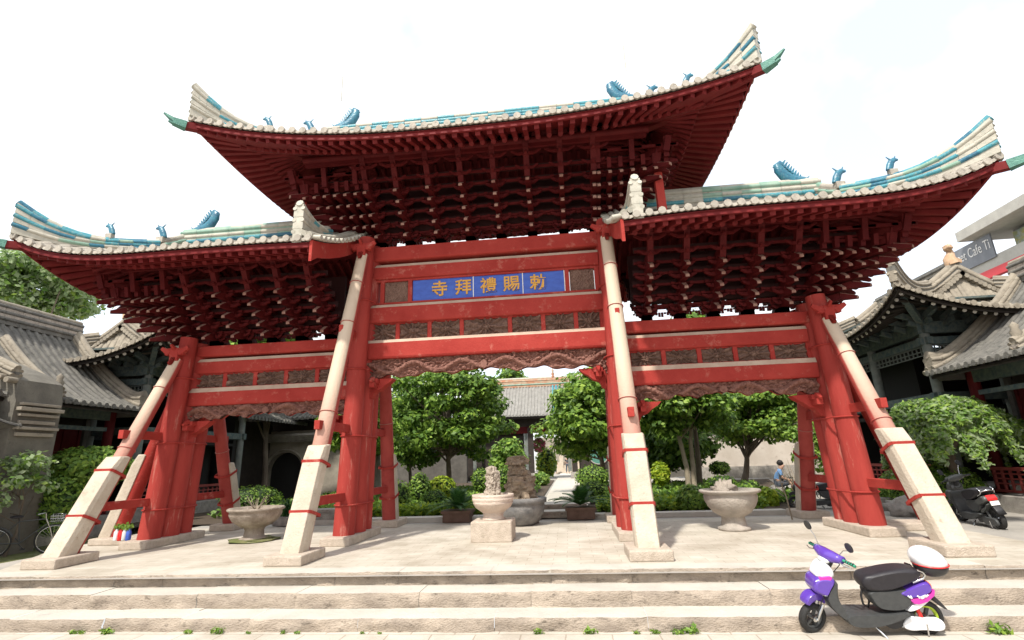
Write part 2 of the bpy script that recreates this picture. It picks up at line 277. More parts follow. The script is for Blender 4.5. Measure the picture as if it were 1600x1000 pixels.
# kerb and garden bed behind the platform
g = MB(); g.prism([(-6.5,3.1),(.9,3.1),(.9,3.55),(-6.5,3.55)], 'z', -.1, .10); g.prism([(2.1,3.1),(7.2,3.1),(7.2,3.5),(2.1,3.5)], 'z', -.1, .09)
tag(g.build('kerb', M['tread'], bevel=.02), kind='structure')
g = MB(); g.grid(lambda u, v: (-12+12.6*u, 3.5+24*v, .01), 2, 2); g.grid(lambda u, v: (2.4+(5.6+5*v)*u, 3.5+17*v, .01), 2, 2); tag(g.build('garden_soil', M['soil']), kind='structure')
g = MB(); g.prism([(.75,3.6),(2.3,3.6),(2.3,60),(.75,60)], 'z', -.02, .03); tag(g.build('path', M['tread']), kind='structure')
g = MB(); rough_slab(g, .45, 1.9, 3.3, 3.9, 0, .16, 21); rough_slab(g, .6, 2.2, 4.2, 5.2, .0, .28, 22); tag(g.build('garden_step', [M['riser'], M['tread']]), kind='structure')
g = MB(); g.grid(lambda u, v: (-30+20.8*u, -3.2+8*v, -.285), 2, 2); tag(g.build('grass', M['moss']), kind='structure')

# ================================================================= roof generator
class Roof:
    # plan: ridge along x; half depth Y; ends are ('hip', xe, Ls, xg) or ('gable', xe)
    def __init__(s, e0, e1, Y, ze, zr, lift, pw=2.6, a=.45, gs=.82, cx=0, cy=0, rot=0):
        s.e = (e0, e1); s.Y = Y; s.ze = ze; s.zr = zr; s.lift = lift; s.pw = pw; s.a = a; s.gs = gs
        s.xm = (e0[1]+e1[1])/2; s.x0, s.x1 = e0[1], e1[1]; s.T = Matrix.Translation((cx, cy, 0)) @ Matrix.Rotation(rot, 4, 'Z')
    def P(s, t): t = max(0, min(1, t)); return s.a*t+(1-s.a)*t*t
    def ts(s, x):
        k = 0 if x < s.xm else 1; e = s.e[k]
        if e[0] == 'gable': return 9
        d = abs(e[1]-x)
        if abs(x-s.xm) <= abs(e[3]-s.xm)+1e-6: return 9
        return d/e[2]
    def z(s, x, y):
        tf = (s.Y-abs(y))/s.Y; t2 = s.ts(x); t = min(tf, t2); k = 0 if x < s.xm else 1; e = s.e[k]; L = s.lift[k]
        if tf <= t2:
            half = abs(e[1]-s.xm)-(e[2]*t if e[0] == 'hip' else 0)
            g = min(1, abs(x-s.xm)/max(half, .01))**s.pw
        else: g = s.gs+(1-s.gs)*min(1, abs(y)/max(s.Y*(1-t), .01))**2
        return s.ze+(s.zr-s.ze)*s.P(t)+L*g*max(0, 1-t)**1.5
    def W(s, x, y, dz=0, z=None): return s.T @ Vector((x, y, (s.z(x, y) if z is None else z)+dz))
    def tl(s, k, y):  # max t of a side row
        e = s.e[k]; return min((s.Y-abs(y))/s.Y, abs(e[3]-e[1])/e[2])
    def rows(s, g, sp=.235, r=.062, m=0, mend=0, n=8, skip_back=False):
        N = round((s.x1-s.x0)/sp)
        for sg in ((-1,) if skip_back else (-1, 1)):
            for i in range(N+1):
                x = s.x0+(s.x1-s.x0)*i/N; x = min(max(x, s.x0+.03), s.x1-.03); tm = min(1, s.ts(x))
                s.row(g, [(x, sg*s.Y*(1-tm*j/n)) for j in range(n+1)], r, m, mend)
        for k in (0, 1):
            if s.e[k][0] != 'hip': continue
            e = s.e[k]; sd = -1 if k == 0 else 1; N = round(2*s.Y/sp)
            for i in range(N+1):
                y = -s.Y+2*s.Y*i/N; y = min(max(y, -s.Y+.03), s.Y-.03); tm = s.tl(k, y)
                if tm < .02: tm = .02
                s.row(g, [(e[1]-sd*e[2]*tm*j/n, y) for j in range(n+1)], r, m, mend)
    def row(s, g, pts, r, m, mend):
        P = [s.W(x, y, .01) for x, y in pts]; d = (P[1]-P[0]); 
        if d.length < 1e-4: return
        dxy = Vector((d.x, d.y, 0)).normalized(); sd = Vector((-dxy.y, dxy.x, 0)); K = 5; vs = []
        P[0] = P[0]-dxy*.04
        for p in P:
            for k in range(K): a = math.pi*k/(K-1); vs.append(p+sd*math.cos(a)*r+Vector((0,0,math.sin(a)*r*1.15)))
        n = len(P); g.add(vs, [(i*K+k, i*K+k+1, (i+1)*K+k+1, (i+1)*K+k) for i in range(n-1) for k in range(K-1)], m, True)
        c = P[0]+Vector((0,0,r*.25)); up = Vector((0,0,1)); rr = r*1.18
        for dd in (0, .03): pass
        ring = [c-dxy*.02+sd*math.cos(2*math.pi*k/8)*rr+up*math.sin(2*math.pi*k/8)*rr for k in range(8)]; ring2 = [p+dxy*.05 for p in ring]
        g.add(ring+ring2, [tuple(range(8))]+[(k, (k+1) % 8, 8+(k+1) % 8, 8+k) for k in range(8)], mend)
    def drips(s, g, sp=.235, m=0, h=.07):
        def dr(a, b, out):
            mid = (a+b)/2; q = [a+out*.02, b+out*.02, b+out*.03-Vector((0,0,h*.5)), mid+out*.035-Vector((0,0,h)), a+out*.03-Vector((0,0,h*.5))]
            q2 = [p-out*.03 for p in q]; g.add(q+q2, [(0,1,2,3,4),(9,8,7,6,5)]+[(i, (i+1) % 5, 5+(i+1) % 5, 5+i) for i in range(5)], m)
        N = round((s.x1-s.x0)/sp)
        for sg in (-1, 1):
            o = (s.T.to_3x3() @ Vector((0, sg, 0)))
            for i in range(N): a = s.x0+(s.x1-s.x0)*i/N; b = s.x0+(s.x1-s.x0)*(i+1)/N; dr(s.W(a, sg*s.Y, .03), s.W(b, sg*s.Y, .03), o)
        for k in (0, 1):
            if s.e[k][0] != 'hip': continue
            N = round(2*s.Y/sp); xe = s.e[k][1]; o = (s.T.to_3x3() @ Vector((-1 if k == 0 else 1, 0, 0)))
            for i in range(N): dr(s.W(xe, -s.Y+2*s.Y*i/N, .03), s.W(xe, -s.Y+2*s.Y*(i+1)/N, .03), o)
    def sheet(s, g, dz=0, m=0, n=8, cut=1.0):
        N = 40
        for sg in (-1, 1):
            cols = []
            for i in range(N+1):
                x = s.x0+(s.x1-s.x0)*i/N; tm = min(cut, s.ts(x)); cols.append([s.W(x, sg*s.Y*(1-tm*j/n), dz) for j in range(n+1)])
            g.add([p for c in cols for p in c], [(i*(n+1)+j, i*(n+1)+j+1, (i+1)*(n+1)+j+1, (i+1)*(n+1)+j) for i in range(N) for j in range(n)], m, True)
        for k in (0, 1):
            if s.e[k][0] != 'hip': continue
            e = s.e[k]; sd = -1 if k == 0 else 1; N2 = 24; cols = []
            for i in range(N2+1):
                y = -s.Y+2*s.Y*i/N2; tm = max(min(s.tl(k, y), cut), 0); cols.append([s.W(e[1]-sd*e[2]*tm*j/n, y, dz) for j in range(n+1)])
            g.add([p for c in cols for p in c], [(i*(n+1)+j, i*(n+1)+j+1, (i+1)*(n+1)+j+1, (i+1)*(n+1)+j) for i in range(N2) for j in range(n)], m, True)
    def fascia(s, g, h0, h1, th=.05, m=0, inset=0.0):
        N = 44; paths = []
        for sg in (-1, 1): paths.append([(s.x0+(s.x1-s.x0)*i/N, sg*s.Y, (0, -sg*inset)) for i in range(N+1)])
        for k in (0, 1):
            if s.e[k][0] == 'hip': sd = -1 if k == 0 else 1; paths.append([(s.e[k][1], -s.Y+2*s.Y*i/20, (-sd*inset, 0)) for i in range(21)])
        for p in paths:
            vs = []
            for x, y, o in p:
                c = s.W(x, y); ov = s.T.to_3x3() @ Vector((o[0], o[1], 0)); iv = ov.normalized()*th if ov.length > 0 else Vector((0,0,0))
                vs += [c+ov+Vector((0,0,h0)), c+ov+Vector((0,0,h1)), c+ov+iv+Vector((0,0,h1)), c+ov+iv+Vector((0,0,h0))]
            n = len(p); g.add(vs, [(i*4+k, i*4+(k+1) % 4, (i+1)*4+(k+1) % 4, (i+1)*4+k) for i in range(n-1) for k in range(4)], m)
    def rafters(s, sp, depth, xi0, xi1):
        # list of (eave xy, inner xy, side) fanning at hip corners; inner rectangle x in [xi0,xi1], |y|=Y-depth
        out = []; N = round((s.x1-s.x0-.1)/sp)
        for sg in (-1, 1):
            for i in range(N+1):
                x = s.x0+.05+(s.x1-s.x0-.1)*i/N; xi = min(max(x, xi0), xi1)
                if x < xi0 and s.e[0][0] == 'hip': xi = xi0+(x-xi0)*.25
                elif x < xi0: xi = x
                if x > xi1 and s.e[1][0] == 'hip': xi = xi1+(x-xi1)*.25
                elif x > xi1: xi = x
                out.append(((x, sg*(s.Y-.06)), (xi, sg*(s.Y-depth)), 'f' if sg < 0 else 'b'))
        for k, xi in ((0, xi0), (1, xi1)):
            if s.e[k][0] != 'hip': continue
            sd = -1 if k == 0 else 1; xe = s.e[k][1]; N = round((2*s.Y-.2)/sp); yi = s.Y-depth
            for i in range(N+1):
                y = -s.Y+.1+(2*s.Y-.2)*i/N; y2 = y if abs(y) < yi*.6 else math.copysign(yi*.6+(abs(y)-yi*.6)*.25, y)
                out.append(((xe-sd*.06, y), (xi, y2), 's'))
        return out
def ridge(g, pts, h, th, mats_idx, seglen=.3, hfun=None, rnd=None, beads=3):
    # wall of layered glazed courses following pts. mats_idx: dict bead=[..], panel=[..], body=..
    pts = [Vector(p) for p in pts]; L = [0]
    for a, b in zip(pts, pts[1:]): L.append(L[-1]+(b-a).length)
    tot = L[-1]; n = max(2, int(tot/seglen)); rnd = rnd or random
    def at_(d):
        d = min(max(d, 0), tot)
        for i in range(len(L)-1):
            if d <= L[i+1]: k = (d-L[i])/max(L[i+1]-L[i], 1e-6); return pts[i].lerp(pts[i+1], k)
        return pts[-1]
    for i in range(n):
        a, b = at_(tot*i/n), at_(tot*(i+1)/n); ha, hb = (h*(hfun(i/n) if hfun else 1), h*(hfun((i+1)/n) if hfun else 1))
        d = Vector((b.x-a.x, b.y-a.y, 0)).normalized(); s_ = Vector((-d.y, d.x, 0)); U = Vector((0,0,1))
        def slab(f0, f1, w, m, bev=0, ex=0):
            if ex: a_, b_ = a-d*ex, b+d*ex
            else: a_, b_ = a, b
            vs = [a_+U*ha*f0-s_*w, a_+U*ha*f0+s_*w, a_+U*ha*f1+s_*w*(1-bev), a_+U*ha*f1-s_*w*(1-bev), b_+U*hb*f0-s_*w, b_+U*hb*f0+s_*w, b_+U*hb*f1+s_*w*(1-bev), b_+U*hb*f1-s_*w*(1-bev)]
            g.add(vs, [(0,1,2,3),(7,6,5,4),(0,4,5,1),(1,5,6,2),(2,6,7,3),(3,7,4,0)], m)
        def bead(f, rr, m):
            g.tube([a+U*ha*f+s_*0, b+U*hb*f], rr, 8, m, cap=True)
        slab(-.15, .95, th*.55, mats_idx['body'])
        bl = mats_idx['bead']; pl = mats_idx['panel']
        fb = (.16, .50, .84) if beads == 3 else (.2, .7)
        for j, f in enumerate(fb):
            m = rnd.choice(mats_idx.get('low', bl) if j == 0 else bl); o = s_*th*.5; e_ = d*.008
            for sgn in (-1, 1): g.tube([a+U*ha*f+o*sgn-e_, b+U*hb*f+o*sgn+e_], th*.26, 7, m)
        slab(fb[0]+.09, fb[1]-.09, th*.62, rnd.choice(pl), ex=.004)
        if beads == 3: slab(fb[1]+.09, fb[2]-.09, th*.60, rnd.choice(pl), ex=.005)
        g.tube([a+U*ha*1.0, b+U*hb*1.0], th*.45, 8, rnd.choice(mats_idx.get('top', bl)))
GLZ = lambda: [M['cream'], M['cyan'], M['blue'], M['green'], M['tile']]
def beast(g, c, s, flip=1, m=1):
    # ridge-end beast: squat body, thick tail rising outward and folding over
    c = Vector(c); pts = [c+Vector((flip*x, 0, z))*s for x, z in ((.62,.12),(.40,.20),(.16,.24),(-.05,.34),(-.22,.52),(-.34,.74),(-.36,.92),(-.26,1.0),(-.16,.95))]
    g.tube(pts, [.13*s,.20*s,.22*s,.22*s,.21*s,.20*s,.17*s,.13*s,.05*s], 9, m, flat=.6)
    for i in range(8): g.bar(c+Vector((flip*(.25-.07*i), 0, .30+.09*i))*s, c+Vector((flip*(.34-.06*i), 0, .50+.09*i))*s, .10*s, .12*s, m, .03*s, .03*s)
    for i in range(6): g.bar(c+Vector((flip*(-.1-.05*i), 0, .25+.12*i))*s, c+Vector((flip*(-.30-.05*i), 0, .24+.13*i))*s, .12*s, .10*s, m, .03*s, .03*s)
    g.bar(c+Vector((flip*.5, 0, .12))*s, c+Vector((flip*.85, 0, .22))*s, .2*s, .14*s, m, .12*s, .06*s); g.bar(c+Vector((flip*.45, 0, .25))*s, c+Vector((flip*.62, 0, .42))*s, .08*s, .08*s, m, .02*s, .02*s); g.box(c+Vector((flip*.1, 0, .05))*s, (.8*s,.22*s,.2*s), m=0)
def small_beast(g, c, s, flip=1, m=2, mb=0):
    c = Vector(c); g.box(c+Vector((0,0,.12*s)), (.36*s,.26*s,.3*s), m=mb)
    g.tube([c+Vector((flip*x, 0, z))*s for x, z in ((-.15,.25),(-.05,.5),(.05,.7),(.2,.8),(.36,.78))], [.15*s,.17*s,.15*s,.12*s,.05*s], 8, m, flat=.7)
    g.bar(c+Vector((flip*.1, 0, .72))*s, c+Vector((-flip*.15, 0, .98))*s, .07*s, .09*s, m, .02*s, .02*s); g.bar(c+Vector((flip*.2, 0, .82))*s, c+Vector((flip*.28, 0, 1.0))*s, .07*s, .07*s, m, .02*s, .02*s)

# ================================================================= the archway
arch = empty('memorial_arch', 'tall red timber memorial archway with three tiled roofs and a blue plaque', 'archway')
RR = random.Random(11)
MAIN = Roof(('hip',-5.92,2.6,-4.2), ('hip',5.88,2.6,4.2), 2.6, 8.10, 9.97, (.78,.72), pw=2.6, a=.40)
SIDE = {}
SIDE[1] = Roof(('gable',3.05), ('hip',9.62,2.6,7.9), 2.5, 5.90, 7.12, (-.10,.50), pw=3.2, a=.5, gs=0.0)
SIDE[-1] = Roof(('hip',-9.72,2.6,-7.9), ('gable',-3.05), 2.5, 5.92, 7.12, (.55,-.05), pw=3.2, a=.5, gs=0.0)
def build_arch_roof(rf, name, ridge_h, hornh, xin0, xin1, beast_x, label):
    g = MB(); rf.rows(g, .235, .062, 0, 0, n=9); rf.sheet(g, 0, 0); rf.drips(g, .235, 0, .07)
    main = g.build(name, [M['tile']], arch); main['label'] = label
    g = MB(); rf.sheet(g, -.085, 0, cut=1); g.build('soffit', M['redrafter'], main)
    g = MB(); rf.fascia(g, -.05, -.155, .05, 0, .02); g.build('fascia', M['redrafter'], main)
    # rafters
    rl = rf.rafters(.24, 2.15 if name == 'main_roof' else 2.1, xin0, xin1)
    fly = [r for r in rl if r[2] == 'f']; oth = [r for r in rl if r[2] != 'f']; st = MB(); rd = MB()
    def seg(r, k0, k1, dz):
        (x0, y0), (x1, y1), _ = r; a = (x0+(x1-x0)*k0, y0+(y1-y0)*k0); b = (x0+(x1-x0)*k1, y0+(y1-y0)*k1)
        return rf.W(*a, dz), rf.W(*b, dz)
    for r in fly:
        a, b = seg(r, .02, .42, -.20); q = MB(); q.bar(a, b, .10, .095); q.build('rafter', M['redrafter'], main)
    for r in oth: a, b = seg(r, .02, .42, -.20); st.bar(a, b, .10, .095)
    for r in rl:
        a, b = seg(r, .30, .62, -.27); rd.tube([a, b+Vector((0,0,.03))], .055, 8); a2, b2 = seg(r, .62, 1.0, -.24); rd.tube([a2, b2], .055, 8)
    o = st.build('rear_rafter', M['redrafter'], main); o['kind'] = 'stuff'; o = rd.build('round_rafter', M['redrafter'], main); o['kind'] = 'stuff'
    # main ridge
    mi = dict(low=[1,1,2,0,1], bead=[3,0,3,0] if name != 'main_roof' else [1,0,1,0], panel=[3,3,0,4], body=4, top=[3,0,3,4]); x0 = rf.e[0][3] if rf.e[0][0] == 'hip' else rf.x0; x1 = rf.e[1][3] if rf.e[1][0] == 'hip' else rf.x1
    g = MB(); ridge(g, [rf.W(x0+(x1-x0)*i/10, 0, z=rf.zr+.06) for i in range(11)], ridge_h, .22, mi, .42, rnd=RR); g.build('ridge', GLZ(), main)
    for k in (0, 1):
        e = rf.e[k]; sd = -1 if k == 0 else 1
        if e[0] == 'hip':
            g = MB(); beast(g, rf.W(e[3]-sd*.55, 0, z=rf.zr+ridge_h*.85), .66, sd, 1)
            if name == 'main_roof': g.tube([rf.W(e[3]-sd*.35, 0, z=rf.zr+1.2), rf.W(e[3]-sd*.35, 0, z=rf.zr+2.0)], .012, 5, 0)
            g.build('ridge_beast', [M['cream'], M['blue']], main)
            tg = abs(e[3]-e[1])/e[2]
            # gable wall under the verge
            g = MB(); N = 10; P = [rf.W(e[3]+sd*.02, -rf.Y*(1-tg)+2*rf.Y*(1-tg)*i/N, z=rf.ze+(rf.zr-rf.ze)*rf.P(1-abs(-rf.Y*(1-tg)+2*rf.Y*(1-tg)*i/N)/rf.Y)) for i in range(N+1)]
            zb = rf.z(e[3]+sd*.05, 0)-.1; Q = [Vector((p.x, p.y, zb)) for p in P]; g.add(P+Q, [(i, i+1, N+1+i+1, N+1+i) for i in range(N)]); g.build('gable_wall', M['redd'], main)
            for sg in (-1, 1):
                g = MB(); ridge(g, [rf.W(e[3]-sd*.05, sg*rf.Y*(1-tg)*j/5, z=rf.ze+(rf.zr-rf.ze)*rf.P(1-(1-tg)*j/5)+.05) for j in range(6)], .30, .18, mi, .3, rnd=RR, beads=2)
                pts = []
                for j in range(15):
                    t = tg*(1-j/14); pts.append(rf.W(e[1]-sd*e[2]*t, sg*rf.Y*(1-t), .03))
                d = pts[-1]-pts[-2]; pts[-1] = pts[-1]+d*.3
                for j in range(15): pts[j].z += .12*max(0, (j-8)/6)**2
                ridge(g, pts, .22, .18, dict(bead=[1,1,2,3,0] if name != 'main_roof' else [1,0,0,2,0], panel=[0], body=0, top=[1,1,0,2] if name != 'main_roof' else [0,1,0]), .26, hfun=lambda u: 1+hornh*max(0, (u-.35)/.65)**1.8, rnd=RR)
                # upturned tip leaf
                g.build('hip_ridge', GLZ(), main)
                g = MB(); p = rf.W(e[3]-sd*.02, sg*rf.Y*(1-tg)*1.0, z=rf.z(e[3]-sd*.06, sg*rf.Y*(1-tg))+.25); small_beast(g, p, .5, sd, 2, 4); g.build('roof_beast', GLZ(), main); g = MB()
                t = tg*.62; small_beast(g, rf.W(e[1]-sd*e[2]*t, sg*rf.Y*(1-t), .30), .42, sd, 2, 4); g.build('roof_beast', GLZ(), main)
                # corner beam with bronze head
                g = MB(); c1 = rf.W(e[1], sg*rf.Y, -.20); ci = rf.W(e[1]-sd*2.1, sg*(rf.Y-2.1), -.30); out = Vector((sd*.7, sg*.7, 0)); g.bar(ci, c1+out*.10, .16, .20, 0, .14, .15)
                g.bar(ci-Vector((0,0,.2)), c1.lerp(ci, .55)-Vector((0,0,.17)), .17, .22, 0); g.build('corner_beam', M['redrafter'], main)
                g = MB(); a = c1+out*.10; g.bar(a-out*.02, a+out*.22+Vector((0,0,.02)), .17, .17, 0, .12, .14); g.bar(a+out*.20+Vector((0,0,.04)), a+out*.40+Vector((0,0,.15)), .12, .09, 0, .03, .03); g.bar(a+out*.18-Vector((0,0,.03)), a+out*.30-Vector((0,0,.0)), .10, .06, 0, .05, .03)
                g.build('corner_finial', M['bronze'], main)
        else:
            # inner gable end: bargeboard, verge tiles, short horned verge ridge
            for sg in (-1, 1):
                g = MB(); N = 10; vs = []
                for j in range(N+1):
                    y = sg*rf.Y*(1-j/N); p = rf.W(e[1]+sd*.06, y)
                    hh = .36+.10*(1 if j == 0 else 0); vs += [p+Vector((0,0,-.02)), p+Vector((0,0,-hh)), p+Vector((-sd*.06,0,-hh)), p+Vector((-sd*.06,0,-.02))]
                g.add(vs, [(i*4+k, i*4+(k+1) % 4, (i+1)*4+(k+1) % 4, (i+1)*4+k) for i in range(N) for k in range(4)]+[(0,1,2,3)]); g.build('bargeboard', M['red'], main)
                g = MB(); 
                for j in range(13):
                    y = sg*rf.Y*(1-(j+.4)/13); p = rf.W(e[1]+sd*.0, y, .06); g.tube([p, p+Vector((sd*.20, 0, -.02))], .055, 8, 0)
                for off in (-.02, -.14): g.tube([rf.W(e[1]+sd*off, sg*rf.Y*(1-j/8), .12+.03*(off < -.1)) for j in range(9)], .06, 8, 0)
                pts = [rf.W(e[1]-sd*.28*1, sg*rf.Y*(1-j/8)*1.0, .06) for j in range(4, -1, -1)]
                ridge(g, pts, .28, .17, dict(bead=[0,0,4,1], panel=[0], body=0, top=[0]), .2, hfun=lambda u: 1+1.7*max(0, (u-.15)/.85)**1.6, rnd=RR)
                g.build('verge_ridge', GLZ(), main)
    return main
mroof = build_arch_roof(MAIN, 'main_roof', .24, 2.2, -3.0, 3.0, 3.8, 'highest central roof with upturned corners')
sroofR = build_arch_roof(SIDE[1], 'side_roof', .38, 1.9, 3.2, 7.2, 7.9, 'lower roof on the right')
sroofL = build_arch_roof(SIDE[-1], 'side_roof', .38, 1.9, -7.2, -3.2, 7.9, 'lower roof on the left')

# ---------------------------------------------------------------- brackets
DY, DZ, NT = .20, .185, 7
def nose(g, a, dirv, w=.12, h=.13, L=.34, tip=True):     # beak arm starting at a, going along dirv, dipping at its end
    a = Vector(a); d = Vector(dirv).normalized(); b = a+d*L*.5; c = a+d*L+Vector((0,0,-.085 if tip else 0))
    g.bar(a, b, w, h, 0); g.bar(b, c, w, h, 0, w*.72, h*.42)
    if tip: g.bar(b+d*.02+Vector((0,0,h*.50)), c+Vector((0,0,h*.20))+d*.01, w*.8, .014, 1, w*.6, .014); g.bar(c-d*.004, c+d*.012, w*.66, h*.36, 1)
def crossarm(g, c, axis, L=.52, w=.06, h=.08, up=.0):    # boat shaped arm with a block on each end
    c = Vector(c); ax = Vector(axis)
    g.bar(c-ax*L*.28, c+ax*L*.28, w, h, 0)
    for s in (-1, 1):
        g.bar(c+ax*s*L*.27, c+ax*s*L*.5+Vector((0,0,.05)), w, h, 0, w, h*.35)
        g.box(c+ax*s*L*.45+Vector((0,0,.095)), (.09,.09,.055), None, 0, .9)
def bracket_set(g, x, z0, beaks=5, back=True):
    for sg in (-1, 1):
        g.box((x, 0.0, z0+.05), (.22,.22,.11), None, 0)
        for k in range(beaks):
            y = sg*(.10+DY*k); z = z0+.17+DZ*k
            g.bar((x, 0, z), (x, y, z), .12, .13); nose(g, (x, y, z), (0, sg, 0), L=.38)
            crossarm(g, (x, y+sg*.04, z+.03), (1,0,0), .56 if k % 2 else .44)
            if k == 0: crossarm(g, (x, sg*.02, z-.04), (1,0,0), .46)
            g.box((x, y+sg*.06, z+.10), (.14,.14,.06), None, 0)
        y = sg*(.10+DY*beaks); z = z0+.17+DZ*beaks; yt = sg*(.10+DY*(NT-1)+.22); zt = z0+.17+DZ*(NT-1)+.33
        g.bar((x, 0, z), (x, y, z), .11, .13); g.bar((x, y+sg*.04, z-.12), (x, yt, zt), .12, .12)
        for f, L in ((.22,.50),(.62,.66)):
            c = Vector((x, y+sg*.04+(yt-y)*f+sg*.03, z-.12+(zt-z+.12)*f)); 
            for s_ in (-1, 1): g.bar(c, c+Vector((s_*L*.28, 0, .0)), .05, .055); g.bar(c+Vector((s_*L*.27, 0, 0)), c+Vector((s_*L*.5, 0, .075)), .05, .055, 0, .05, .03)
            nose(g, c-Vector((0, sg*.05, 0)), (0, sg, 0), .08, .09, .14, False)
def corner_cluster(g, xc, z0, sd, beaks=5, ext=7):
    # dense arms marching outward past the pillar in x, on both faces, plus diagonal beaks
    for k in range(NT):
        z = z0+.17+DZ*k; y = .10+DY*k; reach = .22+.215*k
        for sg in (-1, 1):
            for j in range(min(ext, k+2)):
                x = xc+sd*(-.12+.245*j)
                if k < beaks: g.bar((x, sg*max(0, y-.3), z), (x, sg*y, z), .10, .11); nose(g, (x, sg*y, z), (0, sg, 0), .11, .12, .36)
                elif k == beaks: g.bar((x, sg*(y+.04), z-.1), (x, sg*(y+.10), z+.12), .09, .10)
                elif j % 3 == 0: g.bar((x, sg*(y-.05), z-.2), (x, sg*(y+.08), z+.22), .11, .11); g.bar((x-.22, sg*(y+.02), z+.05), (x+.22, sg*(y+.02), z+.05), .05, .055)
            if k <= beaks:
                for j in range(min(5, k+1)):
                    yy = sg*(.0+.26*j); xx = xc+sd*(reach)
                    g.bar((xx-sd*.3, yy, z), (xx, yy, z), .09, .10); nose(g, (xx, yy, z), (sd, 0, 0), .10, .11, .34, k < beaks)
            d = Vector((sd, sg, 0)).normalized(); a = Vector((xc, 0, z)); e = a+d*(reach*1.25)
            if k < beaks: g.bar(a, e, .12, .13); nose(g, e, d, .13, .14, .60, True)
            else: g.bar(a+d*reach*.6, e, .14, .16); g.bar(e-Vector((0,0,.12)), e+d*.1+Vector((0,0,.2)), .13, .13)
            g.bar((xc-sd*.2, sg*(y+.02), z+.05), (xc+sd*(reach+.1), sg*(y+.02), z+.05), .05, .06)
        g.bar((xc+sd*reach, -y, z+.05), (xc+sd*reach, y, z+.05), .05, .06)
def fret(g, x0, x1, z0, n):
    # thin pierced board between the lowest brackets with scalloped top
    w = (x1-x0)/n
    for i in range(n):
        a = x0+w*i
        for q in (0, 1):
            pass
def bracket_zone(xs, z0, x0, x1, ends):
    for x in xs:
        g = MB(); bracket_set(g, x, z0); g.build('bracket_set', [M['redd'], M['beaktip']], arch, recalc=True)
    g = MB()
    for k in range(NT-1):
        for sg in (-1, 1):
            z = z0+.17+DZ*k; y = sg*(.10+DY*k); g.box(((x0+x1)/2, y, z+.135), (x1-x0, .045, .05))
            N = int((x1-x0)/.10)     # little cusped boards hanging under the lowest tiers
            if k < 2 and sg < 0:
                for i in range(N): hh = (.05, .02, .035)[i % 3]; g.box((x0+(i+.5)*(x1-x0)/N, y+.03, z+.11-hh/2), (.085, .03, hh))
    N = int((x1-x0)/.062)
    for i in range(N):
        hh = (.03,.07,.105,.06,.085,.04,.10)[(i*3) % 7]; g.box((x0+(i+.5)*(x1-x0)/N, .03, z0+.185-hh/2), (.05, .03, hh))
    yp = .10+DY*(NT-1)+.20; zt = z0+.17+DZ*(NT-1)+.06
    for sg in (-1, 1): g.tube([(x0-.2, sg*yp, zt+.30), (x1+.2, sg*yp, zt+.30)], .085, 10); g.box(((x0+x1)/2, sg*(yp-.02), zt+.18), (x1-x0+.3, .07, .10))
    g.build('bracket_beams', M['redd'], arch)
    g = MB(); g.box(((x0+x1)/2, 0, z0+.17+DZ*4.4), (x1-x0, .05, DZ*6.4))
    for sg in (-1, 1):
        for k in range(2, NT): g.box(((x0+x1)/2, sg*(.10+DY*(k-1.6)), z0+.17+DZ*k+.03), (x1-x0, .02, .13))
    g.build('bracket_shade_board', M['gapshade'], arch)  # boards added to stop light leaks and darken the bracket gaps
    for xc, sd in ends:
        g = MB(); corner_cluster(g, xc, z0, sd); g.build('corner_bracket', [M['redd'], M['beaktip']], arch)
bracket_zone([-1.79,-1.04,-.28,.47,1.23,1.98,-2.5,2.7], 6.70, -3.7, 3.7, ((-2.85,-1),(2.92,1)))
bracket_zone([3.70,4.43,5.15,5.89,6.62], 4.45, 3.40, 7.9, ((7.25,1),))
bracket_zone([-3.70,-4.43,-5.15,-5.89,-6.62], 4.45, -7.9, -3.40, ((-7.25,-1),))

